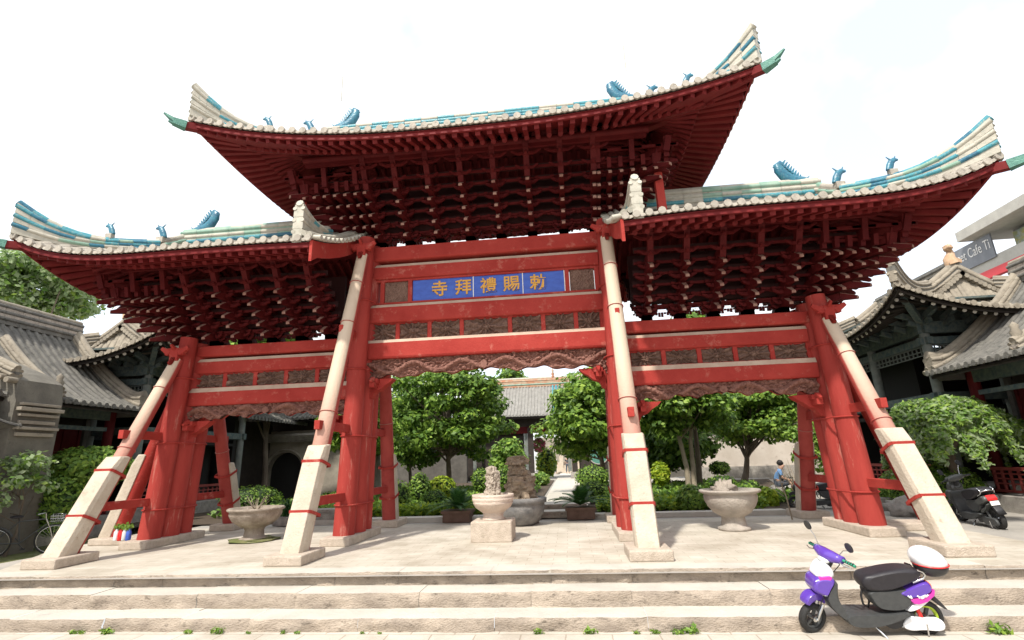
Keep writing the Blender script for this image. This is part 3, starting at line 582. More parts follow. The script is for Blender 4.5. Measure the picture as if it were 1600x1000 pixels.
# ---------------------------------------------------------------- beams, panels, plaque
def beam(x0, x1, z0, z1, y=-.18, d=.36, parent=arch, name='lintel', ledge=.075):
    # round-shouldered timber with a lime-dusted sloping top ledge, ends chamfered
    g = MB(); r = .05; yb = y+d
    prof = [(yb, z0), (y+r, z0), (y+r*.3, z0+r*.3), (y, z0+r), (y, z1-ledge), (y+.012, z1-ledge+.004), (y+.045, z1), (yb, z1)]
    L = len(prof); vs = [(x, p[0], p[1]) for x in (x0, x1) for p in prof]
    for i in range(L): j = (i+1) % L; g.add([vs[i], vs[j], vs[L+j], vs[L+i]], [(0,1,2,3)], 1 if i in (4,5,6) and ledge > .03 else 0)
    g.add(vs, [tuple(range(L)), tuple(reversed(range(L, 2*L)))]); return g.build(name, [M['red'], M['dust']], parent)
def relief(name, x0, x1, zb, zt, y, kind, parent, seed=0):
    from mathutils import noise
    g = MB(); nx = max(28, int((x1-x0)/.022)); nz = max(14, int((zt-zb)/.024)); cx = (x0+x1)/2; cz = (zb+zt)/2
    def low(x):
        if kind != 'frieze': return zb
        u = abs(x-cx)/((x1-x0)/2); return zb+.10*u**2*-1+.035*math.sin(u*17)+.02*math.sin(u*41)+.10*(1 if u < .93 else 1-(u-.93)/.07*1.2)
    def fn(u, v):
        x = x0+(x1-x0)*u; lb = low(x); z = lb+(zt-lb)*v; e = 0; nv = Vector((x*5+seed, z*7, seed))
        if kind == 'frieze':
            w = cz+.11*math.sin(abs(x-cx)*5.6-1.2); d1 = abs(z-w); e = .11*max(0, 1-(d1/.07)**2)+.03*math.sin(abs(x-cx)*60)*max(0, 1-d1/.07)*.4
            e += .075*abs(noise.noise(nv*1.9))*2*min(1, d1/.09)+.02*abs(noise.noise(nv*4))*2
            if (x-cx)**2+(z-cz)**2 < .008: e = .12
        elif kind == 'flower':
            a = math.atan2((z-cz)*1.2, x-cx); rr = math.hypot((x-cx)/(x1-x0)*2, (z-cz)/(zt-zb)*2); e = .02+.07*math.cos(a*11+3*noise.noise(nv))*min(1, rr*1.3)+.09*max(0, 1-(rr/.42)**2)+.04*noise.noise(nv*4)
            if rr < .16+.06*noise.noise(nv): e -= .05
        else: e = .02*math.sin(x*90+4*noise.noise(nv))*math.sin(z*70+3*noise.noise(nv*1.3))+.02*noise.noise(nv*3)
        ed = min(u, 1-u)*(x1-x0)
        return (x, y-max(0, e)*min(1, ed/.02+.3)-.01, z)
    g.grid(fn, nx, nz, 0, False)
    g.grid(lambda u, v: (x0+(x1-x0)*u, y+.05+.07*v*0, (low(x0+(x1-x0)*u))+(zt-low(x0+(x1-x0)*u))*v), nx, 1, 0, False)
    g.grid(lambda u, v: (x0+(x1-x0)*u, y-.01+.06*v, low(x0+(x1-x0)*u)), nx, 1, 1, False)
    return g.build(name, [M['carve'] if kind == 'frieze' else M['carve2'], M['red']], parent, recalc=False)
XL, XR = -2.66, 2.68
beam(-2.75, 2.75, 6.27, 6.64, -.24, .46, name='plate_beam', ledge=.02)
beam(-2.66, 2.72, 5.76+.05, 6.17+.02, -.20, .38)
beam(-2.72, 2.74, 4.72, 5.17, -.23, .44)
beam(-2.76, 2.78, 3.86, 4.31, -.26, .50)
relief('carved_frieze', -2.72, 2.74, 3.42, 3.87, -.10, 'frieze', arch, 1)
def framed(x0, x1, z0, z1, xs, y=-.10):
    g = MB(); g.box(((x0+x1)/2, y, z0+.02), (x1-x0, .10, .05)); g.box(((x0+x1)/2, y, z1-.02), (x1-x0, .10, .05))
    for a in xs: g.box((a, y-.005, (z0+z1)/2), (.10, .11, z1-z0-.02))
    return g.build('panel_frame', M['red'], arch, bevel=.008)
framed(-2.7, 2.72, 5.19, 5.80, [-2.42,-1.74,1.98,2.66], -.10)
relief('carved_panel', -2.38, -1.78, 5.25, 5.75, -.085, 'block', arch, 3); relief('carved_panel', 2.04, 2.60, 5.25, 5.75, -.085, 'block', arch, 4)
framed(-2.72, 2.74, 4.29, 4.74, [-2.69,-2.02,-1.26,-.50,.62,1.38,2.12,2.70], -.08)
for i, (a, b) in enumerate(((-2.65,-2.06),(-1.98,-1.30),(-1.22,-.54),(-.46,.58),(.66,1.34),(1.42,2.08),(2.16,2.66))): relief('carved_panel', a, b, 4.33, 4.70, -.07, 'flower', arch, 10+i)
g = MB(); g.box((.12, -.09, 5.50), (3.60, .05, .51)); plq = g.build('plaque', M['plaque'], arch); plq['label'] = 'bright blue name plaque with five gold characters'
for x in (-.22, .95): g = MB(); g.box((x, -.12, 5.50), (.018, .012, .51)); g.build('plaque_strip', M['white'], plq)
g = MB(); g.box((1.925, -.12, 5.50), (.03, .02, .51)); g.build('plaque_strip', M['white'], plq)
for ch, x in zip('寺拜禮賜勅', (-1.03,-.46,.14,.68,1.30)):
    cu = bpy.data.curves.new('character', 'FONT'); cu.body = ch; cu.size = .40; cu.extrude = .012; cu.offset = .006; cu.align_x = 'CENTER'; cu.align_y = 'CENTER'
    o = bpy.data.objects.new('character_tmp', cu); COL.objects.link(o); bpy.context.view_layer.update()
    me = bpy.data.meshes.new_from_object(o.evaluated_get(bpy.context.evaluated_depsgraph_get())); bpy.data.objects.remove(o)
    o = bpy.data.objects.new('character', me); COL.objects.link(o); o.parent = plq; me.materials.clear(); me.materials.append(M['gold'])
    bb = [Vector(v.co) for v in me.vertices]
    if bb: 
        cxx = (min(b.x for b in bb)+max(b.x for b in bb))/2; cyy = (min(b.y for b in bb)+max(b.y for b in bb))/2
        for v in me.vertices: v.co.x -= cxx; v.co.y -= cyy
    o.location = (x, -.122, 5.51); o.rotation_euler = (R(90), 0, 0)
for sd in (-1, 1):
    a, b = (3.14, 7.02) if sd == 1 else (-7.02, -3.10)
    A, B = min(a, b), max(a, b)
    beam(A-(.35 if sd < 0 else 0), B+(.35 if sd > 0 else 0), 4.15, 4.42, -.22, .42, name='plate_beam', ledge=.02)
    beam(A+.06, B-.06, 3.74, 4.10, -.20, .38)
    beam(A, B, 2.98, 3.40, -.24, .46, ledge=.105)
    relief('carved_frieze', A+.02, B-.02, 2.64, 3.0, -.10, 'frieze', arch, 7+sd)
    n = 5; ws = [A+.06+(B-A-.12)*i/n for i in range(n+1)]; framed(A, B, 3.38, 3.76, ws, -.08)
    for i in range(n): relief('carved_panel', ws[i]+.045, ws[i+1]-.045, 3.42, 3.72, -.07, 'flower', arch, 30+i+sd*9)
# corbels under the friezes
def corbel(x, z, sd):
    g = MB(); g.prism([(x, z), (x+sd*.58, z), (x+sd*.50, z-.08), (x+sd*.38, z-.15), (x+sd*.28, z-.24), (x+sd*.14, z-.29), (x+sd*.08, z-.42), (x, z-.46)], 'y', -.14, .08)
    g.box((x+sd*.16, -.2, z-.06), (.20, .20, .10)); g.box((x+sd*.16, -.26, z-.16), (.12, .26, .12)); g.bar((x+sd*.16, -.3, z-.02), (x+sd*.16, -.46, z-.10), .10, .10, 0, .05, .05)
    g.build('corbel', M['red'], arch, bevel=.01)
for x, z, sd in ((-2.66,3.42,1),(2.68,3.42,-1),(-7.02,2.64,1),(7.02,2.64,-1),(-3.2,2.64,-1),(3.22,2.64,1)): corbel(x, z, sd)
# ---------------------------------------------------------------- pillars, struts, plinths
def lerp(a, b, t): return a+(b-a)*t
CL = [(-7.28,-7.02,4.45,0),(-2.93,-2.74,6.66,1),(2.93,2.90,6.66,1),(7.34,7.14,4.55,0)]
for ci, (xb, xt, zt, inner) in enumerate(CL):
    sdo = -1 if xb < 0 else 1
    for k, (yb, r) in enumerate(((-.46,.22),(0,.27),(.46,.22))):
        yt = yb*.9; zz = zt+(.12 if k == 0 else .05)
        g = MB(); n = 9
        if k == 1: g.tube([(lerp(xb, xt, i/n), lerp(yb, yt, i/n), .14+(zz-.14)*i/n) for i in range(n+1)], [r*(1-.16*i/n) for i in range(n+1)], 24)
        else:   # outer pillars, flattened sides so they nest against the middle one
            g.tube([(lerp(xb, xt, i/n), lerp(yb, yt, i/n), .14+(zz-.14)*i/n) for i in range(n+1)], [r*(1-.16*i/n) for i in range(n+1)], 24)
        g.build('pillar', M['redcol'], arch)
    for z in (.75, 2.15, 3.6, 5.2):
        if z > zt-.5: continue
        t = (z-.14)/(zt-.14); x = lerp(xb, xt, t); f = 1-.16*t; g = MB()
        ring = []
        for a in range(36):
            an = 2*math.pi*a/36; cy = .46*(1-.1*t)*(1 if math.sin(an) > 0 else -1)*(1 if abs(math.sin(an)) > .25 else abs(math.sin(an))/.25)
            w = .235*f if abs(math.sin(an)) > .25 else .275*f
            ring.append((x+math.cos(an)*w, cy+math.sin(an)*.235*f, z))
        ring.append(ring[0]); ring.append(ring[1]); g.tube(ring, .018, 6, 0, cap=False); g.build('iron_band', M['red'], arch)
    # plinth under the cluster
    g = MB(); g.box((xb, 0, .08), (.62, 1.78, .17)); g.build('plinth', M['plinth'], arch, bevel=.025)
    # front and rear struts
    for sg in (-1, 1):
        zt2 = zt-.40 if inner else zt-.45; b = Vector((xb+(0 if inner else sdo*.03), sg*2.28, .16)); t_ = Vector((xt+(0 if inner else sdo*.06), sg*.62, zt2)); d = (t_-b).normalized(); rs = .175 if inner else .165
        st_ = MB(); n = 10; st_.tube([b.lerp(t_, i/n) for i in range(n+1)], [rs*(1-.2*i/n) for i in range(n+1)], 24)
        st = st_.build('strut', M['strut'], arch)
        X = Vector((1,0,0)); N = d.cross(X); N = N if N.y*sg > 0 else -N   # outward normal
        g = MB(); w = .19; h = 1.86 if sg < 0 else 1.7; a0 = b-Vector((0,0,.03)); prof = [(0,-.02),(0,.25),(h-.28,.22),(h-.05,.17),(h,.05)]
        def Q(s, off): return a0+d*s+N*off
        vs = []
        for s_, o_ in prof:
            for xx in (-w, w): vs.append(Q(s_, o_)+X*xx*(1 if s_ < h-.01 else .92))
        # base along ground: shear the foot level
        vs2 = []
        rows = [(0,.0,.30),(h-.30,.0,.26),(h-.06,.0,.20),(h,.0,.06)]
        for s_, oi, oo in rows:
            for xx, oo2 in ((-w, oi),(w, oi),(w, oo*.72),(w*.86, oo),(-w*.86, oo),(-w, oo*.72)): 
                p = Q(s_, oo2)+X*xx
                if s_ == 0: p = p+d*((.15-p.z)/d.z)
                vs2.append(p)
        g.add(vs2, [tuple(range(5, -1, -1))]+[(i*6+k, i*6+(k+1) % 6, (i+1)*6+(k+1) % 6, (i+1)*6+k) for i in range(3) for k in range(6)]+[tuple(range(18, 24))])
        g.build('stone_casing', M['stone'], st, bevel=.012)
        for s_ in (.62, 1.50 if sg < 0 else 1.4):
            g = MB(); ww = w+.012; pts = [Q(s_, oo2)+X*xx for xx, oo2 in ((-ww, -.03),(-ww, .205*1.0),(-ww*.86, .29-.03*s_/1.5),(ww*.86, .29-.03*s_/1.5),(ww, .205),(ww, -.03),(rs+.02, -.12),(0, -rs-.02),(-rs-.02, -.12))]
            for i in range(9): g.bar(pts[i], pts[(i+1) % 9], .022, .05)
            g.build('iron_strap', M['red'], st)
        for zz in ((2.55, 4.5, 5.5) if inner else (2.0, 3.3)):
            q = b+d*((zz-b.z)/d.z); rr = rs*(1-.2*(zz/zt2))+.008; g = MB(); ring = [q+X*math.cos(2*math.pi*a/20)*rr+N*math.sin(2*math.pi*a/20)*rr for a in range(22)]; g.tube(ring, .013, 5, 0, cap=False); g.build('iron_band', M['strut'], st)
        for zz, ext in ((.92, 0),(2.30, .30)) + (((4.35, .16),) if inner else ()):
            q = b+d*((zz-b.z)/d.z); g = MB(); y0 = q.y+sg*ext
            g.box(((q.x+xb)/2, (y0+sg*.40)/2, zz), (.11 if zz < 4 else .09, abs(y0-sg*.40), .17 if zz > 1 and zz < 4 else .16)); g.build('tie_beam', M['red'], arch, bevel=.008)
        # carved block where strut meets pillar
        g = MB(); q = t_+Vector((0, -sg*.02, .02)); g.box(q+Vector((0, sg*.05, .1)), (.20, .24, .30)); g.box(q+Vector((0, sg*.10, .17)), (.46, .12, .16))
        for s3 in (-1, 1): g.bar(q+Vector((s3*.12, sg*.12, .13)), q+Vector((s3*.33, sg*.14, .26)), .12, .14, 0, .06, .08); g.bar(q+Vector((0, sg*.1, .02)), q+Vector((0, sg*.26, -.14)), .11, .13, 0, .07, .07)
        g.bar(q+Vector((0, sg*.1, .2)), q+Vector((0, sg*.28, .30)), .09, .1, 0, .05, .05)
        g.build('carved_block', M['red'], arch, bevel=.01)
        g = MB(); g.box((b.x, sg*2.36, .08), (.66, .86, .165)); g.build('strut_plinth', M['plinth'], arch, bevel=.025)
    if not inner:   # outward side strut
        b = Vector((xb+sdo*1.42, .25, .14)); t_ = Vector((xt+sdo*.28, .05, zt-.5)); g = MB(); n = 8; g.tube([b.lerp(t_, i/n) for i in range(n+1)], [.165*(1-.2*i/n) for i in range(n+1)], 24); st = g.build('strut', M['red'], arch)
        d = (t_-b).normalized(); X = Vector((0,1,0)); N = Vector((sdo, 0, 0)); N = (N-d*N.dot(d)).normalized(); h = 1.9; g = MB(); vs2 = []
        for s_, oo in ((0,.30),(h-.3,.26),(h-.05,.2),(h,.06)):
            for xx, o2 in ((-.18,0),(.18,0),(.18,oo*.72),(.15,oo),(-.15,oo),(-.18,oo*.72)):
                p = b+d*s_+N*o2+X*xx
                if s_ == 0: p = p+d*((.13-p.z)/d.z)
                vs2.append(p)
        g.add(vs2, [tuple(range(5, -1, -1))]+[(i*6+k, i*6+(k+1) % 6, (i+1)*6+(k+1) % 6, (i+1)*6+k) for i in range(3) for k in range(6)]+[tuple(range(18, 24))]); g.build('stone_casing', M['stone'], st, bevel=.012)
        g = MB(); g.box((xb+sdo*.95, .12, .07), (1.5, .62, .145)); g.build('strut_plinth', M['plinth'], arch, bevel=.025)
    # post carrying the main roof corner
for sd in (-1, 1):
    g = MB(); g.bar((sd*4.12, -.95, 6.5), (sd*4.10, -.95, 7.75), .17, .17); g.build('hanging_post', M['red'], arch)
# ================================================================= courtyard halls
def place(T, p): return T @ Vector(p)
def old_hip_ridge(g, rf, k, sg, h=.32, hornh=1.0, m=0):
    e = rf.e[k]; sd = -1 if k == 0 else 1; tg = abs(e[3]-e[1])/e[2]; pts = []
    for j in range(13): t = tg*(1-j/12); pts.append(rf.W(e[1]-sd*e[2]*t, sg*rf.Y*(1-t), .03+.15*max(0, (j-8)/4)**2))
    pts[-1] += (pts[-1]-pts[-2])*.3
    ridge(g, pts, h, .18, dict(bead=[m], panel=[m+1], body=m, top=[m]), .3, hfun=lambda u: 1+hornh*max(0, (u-.5)/.5)**2)
def hall(side):
    T = (lambda x, y, z=0: Vector((side*x, y, z)))
    nm = 'right' if side > 0 else 'left'
    # ---------------- corner pavilion with gabled hip roof; gable faces the viewer
    pv = empty('pavilion', 'grey tiled pavilion with upturned eaves and front gable, %s of the archway' % nm, 'pavilion', (side*14.2, 7, -.1))
    def W(mb, name, mats, par=pv, **k):
        o = mb.build(name, mats, par, **k)
        o.matrix_parent_inverse = Matrix.Translation((-side*14.2, -7, .1)) if par is pv else Matrix.Identity(4); return o
    rf = Roof(('hip',-4.2,3.0,-2.1), ('hip',4.2,3.0,2.1), 3.25, 5.05, 6.72, (.85,.85), pw=3.0, a=.42, gs=.0, cx=side*14.35, cy=7.4, rot=math.pi/2)
    g = MB(); rf.rows(g, .26, .07, 0, 0, n=8); rf.sheet(g, 0, 0); rf.drips(g, .26, 0, .07); ro = W(g, 'roof', [M['gtileb']])
    def sub(mb, name, mats, par=None):
        o = mb.build(name, mats, par or ro); o.matrix_parent_inverse = Matrix.Identity(4); o.matrix_parent_inverse = (Matrix.Translation((side*14.2, 7, -.1)) @ Matrix.Translation((-side*14.2, -7, .1))).inverted(); return o
    g = MB(); rf.sheet(g, -.09, 0); rf.fascia(g, -.05, -.14, .05, 0, .05); sub(g, 'soffit', [M['wood']])
    g = MB()
    for r in rf.rafters(.26, 1.6, -2.6, 2.6):
        (x0, y0), (x1, y1), _ = r; a = rf.W(x0+(x1-x0)*.08, y0+(y1-y0)*.08, -.19); b = rf.W(x1, y1, -.19); d = (a-b).normalized(); g.tube([a, b], .05, 6, 0); g.tube([a+d*.001, a+d*.012], .052, 8, 1)
    o = sub(g, 'rafter', [M['wood'], M['rdot']]); o['kind'] = 'stuff'
    g = MB(); ridge(g, [rf.W(-2.1+4.2*i/8, 0, z=rf.zr+.05) for i in range(9)], .42, .22, dict(bead=[0], panel=[1], body=0, top=[0]), .4); sub(g, 'ridge', [M['gtile'], M['gtileb']])
    for k, sd in ((0, -1), (1, 1)):
        for sg in (-1, 1):
            g = MB(); old_hip_ridge(g, rf, k, sg, .36, 1.2); sub(g, 'hip_ridge', [M['gtileb'], M['gtile']])
            g = MB(); e = rf.e[k]; tg = abs(e[3]-e[1])/e[2]; ridge(g, [rf.W(e[3]-sd*.1, sg*rf.Y*(1-tg)*j/5, z=rf.ze+(rf.zr-rf.ze)*rf.P(1-(1-tg)*j/5)+.05) for j in range(6)], .34, .24, dict(bead=[0], panel=[1], body=0, top=[0]), .25, beads=2)
            for j in range(9): 
                f = j/9; p = rf.W(e[3]+sd*.06, sg*rf.Y*(1-tg)*f, z=rf.ze+(rf.zr-rf.ze)*rf.P(1-(1-tg)*f)+.0); g.tube([p, p+(rf.T.to_3x3() @ Vector((sd*.14,0,0)))], .075, 8, 0)
            sub(g, 'gable_ridge', [M['gtileb'], M['gtile']])
        g = MB(); N = 10; e = rf.e[k]; P = []
        for i in range(N+1): y = -rf.Y*(1-tg)+2*rf.Y*(1-tg)*i/N; P.append(rf.W(e[3]+sd*.01, y, z=rf.ze+(rf.zr-rf.ze)*rf.P(1-abs(y)/rf.Y)))
        Q = [Vector((p.x, p.y, 5.6)) for p in P]; g.add(P+Q, [(i, i+1, N+1+i+1, N+1+i) for i in range(N)])
        for q in (.0, .12, .24): c = rf.W(e[3]+sd*.06, 0, z=5.68+q); g.box(c, (3.2-q*1.4, .10, .05))
        sub(g, 'gable_wall', [M['gtileb']])
    g = MB(); c = rf.W(-2.0, 0, z=7.12); g.tube([c+Vector((x*1.0, 0, z)) for x, z in ((0,0),(-.05,.2),(.03,.4),(.0,.5))], [.20,.17,.10,.09], 8, 0); g.blob(c+Vector((-.05,-.05,.55)), (.12,.15,.11), 3); g.bar(c+Vector((0,0,.2)), c+Vector((.3,.1,.1)), .16, .12); sub(g, 'roof_beast', [mat('ochre_clay', (.42,.26,.15), (.52,.36,.24), .8, 6, .4, 30)])
    # posts, painted beams, dark interior
    X0, X1, Y0, Y1 = side*12.55, side*16.2, 4.75, 10.2
    for x in (X0, side*14.4, X1):
        for y in (Y0, 7.5, Y1):
            if x == side*14.4 and y == 7.5: continue
            g = MB(); g.tube([(x, y, .4), (x, y  , 4.8)], .13, 12); W(g, 'post', [M['gpost']])
    g = MB()
    for z, h in ((4.95, .35), (4.55, .22), (2.9, .25)):
        g.box(((X0+X1)/2, Y0, z), (abs(X1-X0)+.4, .16, h)); g.box(((X0+X1)/2, Y1, z), (abs(X1-X0)+.4, .16, h)); g.box((X0, (Y0+Y1)/2, z), (.16, Y1-Y0+.4, h)); g.box((X1, (Y0+Y1)/2, z), (.16, Y1-Y0+.4, h))
    W(g, 'painted_beam', [M['paintb']])
    g = MB()   # bracket arms under the eaves
    for i in range(9):
        y = Y0+(Y1-Y0)*i/8; g.bar((X0, y, 5.2), (X0-side*.7, y, 5.42), .12, .16); g.bar((X0, y, 5.0), (X0-side*.4, y, 5.15), .12, .14)
    for i in range(7):
        x = X0+(X1-X0)*i/6; g.bar((x, Y0, 5.2), (x, Y0-.7, 5.42), .12, .16); g.bar((x, Y0, 5.0), (x, Y0-.4, 5.15), .12, .14)
    g.bar((X0, Y0, 5.1), (X0-side*1.0, Y0-1.0, 5.75), .16, .2); g.box(((X0+X1)/2, (Y0+Y1)/2, 5.75), (abs(X1-X0)+.6, Y1-Y0+.6, .06)); W(g, 'eave_bracket', [M['paintb']])
    g = MB()   # fretwork
    for (ax, a, b, f) in (('x', X0, side*14.4, Y0), ('x', side*14.4, X1, Y0), ('y', Y0, 7.5, X0), ('y', 7.5, Y1, X0)):
        for zz in (4.42, 4.16, 4.28):
            c = ((a+b)/2, f, zz) if ax == 'x' else (f, (a+b)/2, zz); g.box(c, (abs(b-a)-.2, .03, .03) if ax == 'x' else (.03, abs(b-a)-.2, .03))
        for i in range(14):
            t = a+(b-a)*(i+.5)/14; c = (t, f, 4.29) if ax == 'x' else (f, t, 4.29); g.box(c, (.03,.03,.26))
    W(g, 'fretwork', [M['gpost']])
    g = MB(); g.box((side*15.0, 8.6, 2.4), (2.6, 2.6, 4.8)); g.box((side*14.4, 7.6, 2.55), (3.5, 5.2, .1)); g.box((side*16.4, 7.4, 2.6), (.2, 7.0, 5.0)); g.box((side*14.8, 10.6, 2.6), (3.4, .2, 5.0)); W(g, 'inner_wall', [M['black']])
    g = MB(); g.box((side*14.4, 7.5, .12), (4.6, 6.6, .55)); W(g, 'base', [M['gstone']])
    for y in (Y0, 7.5):
        g = MB(); g.box((side*12.6, y+1.3, .95), (.08, 2.3, .09)); 
        for z in (.78, .62, .46): g.box((side*12.6, y+1.3, z), (.05, 2.3, .04))
        for i in range(9): g.box((side*12.6, y+.25+i*.26, .66), (.045, .04, .42))
        W(g, 'railing', [M['redrail']])
    # ---------------- wing: long porch roof along the courtyard
    w = empty('side_hall', 'long grey porch-roofed hall with carved ridge along the %s courtyard edge' % nm, 'hall', (side*14.5, -2, -.3))
    def WW(mb, name, mats, par=None, **k):
        o = mb.build(name, mats, par or w, **k)
        o.matrix_parent_inverse = Matrix.Translation((-side*14.5, 2, .3)) if par is None else (Matrix.Translation((side*14.5, -2, -.3)) @ Matrix.Translation((-side*14.5, 2, .3))).inverted(); return o
    rw = Roof(('gable',-13.5), ('gable',4.3), 3.0, 3.50, 6.05, (.0,-.0), a=.55, cx=side*15.1, cy=0, rot=math.pi/2)
    g = MB(); rw.rows(g, .25, .068, 0, 0, n=8, skip_back=False); rw.sheet(g, 0, 0); rw.drips(g, .25, 0, .07); ro2 = WW(g, 'roof', [M['gtile']])
    g = MB(); rw.sheet(g, -.09, 0, cut=1); rw.fascia(g, -.05, -.14, .05, 0, .05); WW(g, 'soffit', [M['wood']], ro2)
    g = MB()
    for r in rw.rafters(.25, 1.2, -13.5, 4.3):
        if (r[2] == 'f') != (side < 0): 
            (x0, y0), (x1, y1), _ = r; a = rw.W(x0, y0, -.19); b = rw.W(x1, y1, -.19); d = (a-b).normalized(); g.tube([a-d*.1, b], .05, 6, 0); g.tube([a-d*.1, a-d*.088], .053, 8, 1)
    o = WW(g, 'rafter', [M['wood'], M['rdot']], ro2); o['kind'] = 'stuff'
    g = MB(); ridge(g, [rw.W(-13.5+17.8*i/8, 0, z=rw.zr+.03) for i in range(9)], .55, .22, dict(bead=[0], panel=[2], body=0, top=[1]), .5); WW(g, 'ridge', [M['gtile'], M['gtileb'], M['carvestone']], ro2)
    for sg in (-1, 1):
        g = MB(); ridge(g, [rw.W(4.2, sg*rw.Y*j/10, .05) for j in range(11)], .26, .26, dict(bead=[0], panel=[0], body=0, top=[0]), .3, hfun=lambda u: 1+.9*max(0, (u-.85)/.15)**2, beads=2)
        for o_ in (.12, .24): g.tube([rw.W(4.3, sg*rw.Y*j/10, .03)+Vector((0, o_-.08, .02)) for j in range(11)], .07, 8, 0)
        WW(g, 'verge_ridge', [M['gtileb']], ro2)
        g = MB(); ridge(g, [rw.W(1.45, sg*rw.Y*(.25+.72*j/6), .05) for j in range(7)], .24, .20, dict(bead=[0], panel=[1], body=0, top=[0]), .3, beads=2); p = rw.W(1.45, sg*rw.Y*.93, .1)
        g.lathe([(.09,0),(.12,.12),(.08,.22),(.12,.32),(.07,.42),(.09,.5),(.0,.6)], p, 10, 0); WW(g, 'roof_finial', [M['gtileb'], M['carvestone']], ro2)
    g = MB(); g.prism([(side*15.1-3*.97, 3.45), (side*15.1-1.4, 4.4), (side*15.1, 6.0), (side*15.1+1.4, 4.4), (side*15.1+3*.97, 3.45), (side*15.1+2.8, 3.3), (side*15.1-2.8, 3.3)], 'y', 4.1, 4.25); g.box((side*15.5, 4.12, 1.8), (3.2, .15, 3.4)); WW(g, 'gable_wall', [M['shadebrick']])
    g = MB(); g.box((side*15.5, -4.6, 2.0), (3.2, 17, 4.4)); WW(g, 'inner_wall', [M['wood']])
    g = MB(); g.box((side*14.6, -4.6, -.0), (4.4, 17.6, .6)); WW(g, 'base', [M['gstone']], bevel=.02)
    for y in (4.0, 1.6, -1.4, -4.4, -7.4): g = MB(); g.tube([(side*13.0, y, .2), (side*13.0, y, 3.6)], .14, 12); g.box((side*13.0, y, .33), (.4,.4,.14)); WW(g, 'post', [M['redd']])
    g = MB(); g.box((side*13.0, -4.6, 3.35), (.16, 17.4, .34)); g.box((side*13.0, -4.6, 2.9), (.10, 17.4, .12)); WW(g, 'painted_beam', [M['paintb']])
    for i in range(3):
        g = MB(); g.box((side*13.88, 2.8-3*i-1.5*(i > 0), 1.7), (.06, 2.2, 2.6)); 
        for j in range(5): g.box((side*13.84, 1.8-3*i-1.5*(i > 0)+j*.5, 1.9), (.05,.05,2.1))
        WW(g, 'lattice_door', [M['redd']])
    for y in (2.8,): 
        g = MB(); g.box((side*12.75, y, .92), (.10, 2.1, .08)); g.box((side*12.75, y, .38), (.08, 2.1, .06))
        for z in (.80, .68, .56): g.box((side*12.75, y, z), (.05, 2.1, .035))
        for i in range(9): g.box((side*12.75, y-1.0+i*.25, .64), (.045, .05, .5))
        WW(g, 'railing', [M['redrail']])
    return pv, w
hall(1); hall(-1)
# brick pier and end wall of the nearer building at the left edge
ew = empty('brick_building', 'tan brick gable end with stepped pier and small tiled canopy at the far left edge', 'building', (-13, .4, -.3))
def sub0(mb, name, mats, root, **k): o = mb.build(name, mats, root, **k); o.matrix_parent_inverse = Matrix.Translation(root.location).inverted(); return o
g = MB(); g.box((-13.6, .6, 1.5), (3.6, 1.2, 3.7)); g.prism([(-15.4,3.35),(-11.8,3.35),(-11.9,3.9),(-12.3,4.15),(-15.4,5.4)], 'y', 0, 1.2); sub0(g, 'wall', [M['shadewall']], ew)
g = MB()
for i, (w, z) in enumerate(((.50,3.55),(.62,3.42),(.50,3.28),(.42,3.10),(.56,2.95),(.44,2.8))): g.box((-12.0, .6, z-.25), (w+.1, w+.5, .07+.02*(i%2)))
g.box((-12.05, .6, 1.2), (.36, .62, 3.0)); sub0(g, 'pier', [M['brick']], ew, bevel=.01)
cr = Roof(('gable',-.2), ('gable',2.4), .9, 2.5, 3.0, (.25,.25), a=.7, cx=-12.95, cy=-.9, rot=math.pi/2)
cr = Roof(('gable',-1.6), ('gable',.9), 1.0, 2.55, 3.1, (.0,.18), a=.7, cx=-12.6, cy=-.9, rot=0)
g = MB(); cr.rows(g, .2, .06, 0, 0, n=5); cr.sheet(g); cr.drips(g, .2); g.tube([cr.W(-1.6, 0, .1), cr.W(.9, 0, .15)], .09, 8, 0); sub0(g, 'canopy', [M['gtile']], ew)
g = MB(); ridge(g, [Vector((-11.95,.0,3.95)).lerp(Vector((-15.4,.0,5.45)), i/6) for i in range(7)], .22, .2, dict(bead=[0], panel=[1], body=0, top=[0]), .3, beads=2)
for i in range(16): p = Vector((-11.9,-.12,3.86)).lerp(Vector((-15.4,-.12,5.3)), i/16); g.tube([p+Vector((0,-.14,0)), p+Vector((0,.1,0))], .075, 8, 0)
sub0(g, 'verge', [M['gtileb'], M['gtile']], ew)
g = MB(); g.blob((-12.9,-.12,3.1), (.42,.16,.42), 5, 0, .2); g.blob((-12.45,-.1,3.5), (.25,.12,.25), 6, 0, .2); sub0(g, 'carved_ornament', [M['carvestone']], ew)

# ================================================================= rear buildings
bh = empty('gate_hall', 'distant pale-tiled hall with orange and green ridge at the end of the path', 'hall', (.5, 29, 0))
YB = 28.0
rg0 = at(770, 600, YB+3); ez = at(820, 650, YB).z; zr_ = at(820, 604, YB+3).z
bro = Roof(('gable',-6.2), ('gable',6.8), 3.0, ez, zr_, (.15,.15), a=.6, cx=.2, cy=YB+3)
g = MB(); bro.rows(g, .26, .075, 0, 0, n=8); bro.sheet(g); bro.drips(g, .26); gr_ = sub0(g, 'roof', [M['midtile']], bh)
def sub1(mb, name, mats, par): o = mb.build(name, mats, par); o.matrix_parent_inverse = par.matrix_parent_inverse.copy(); o.matrix_parent_inverse = (Matrix.Translation(par.parent.location) @ par.matrix_parent_inverse).inverted(); return o
M['oridge'] = mat('orange_glazed_ridge', (.42,.17,.09), (.42,.34,.24), .6, 3, .3, 20, (.20,.30,.22), c3amt=.58)
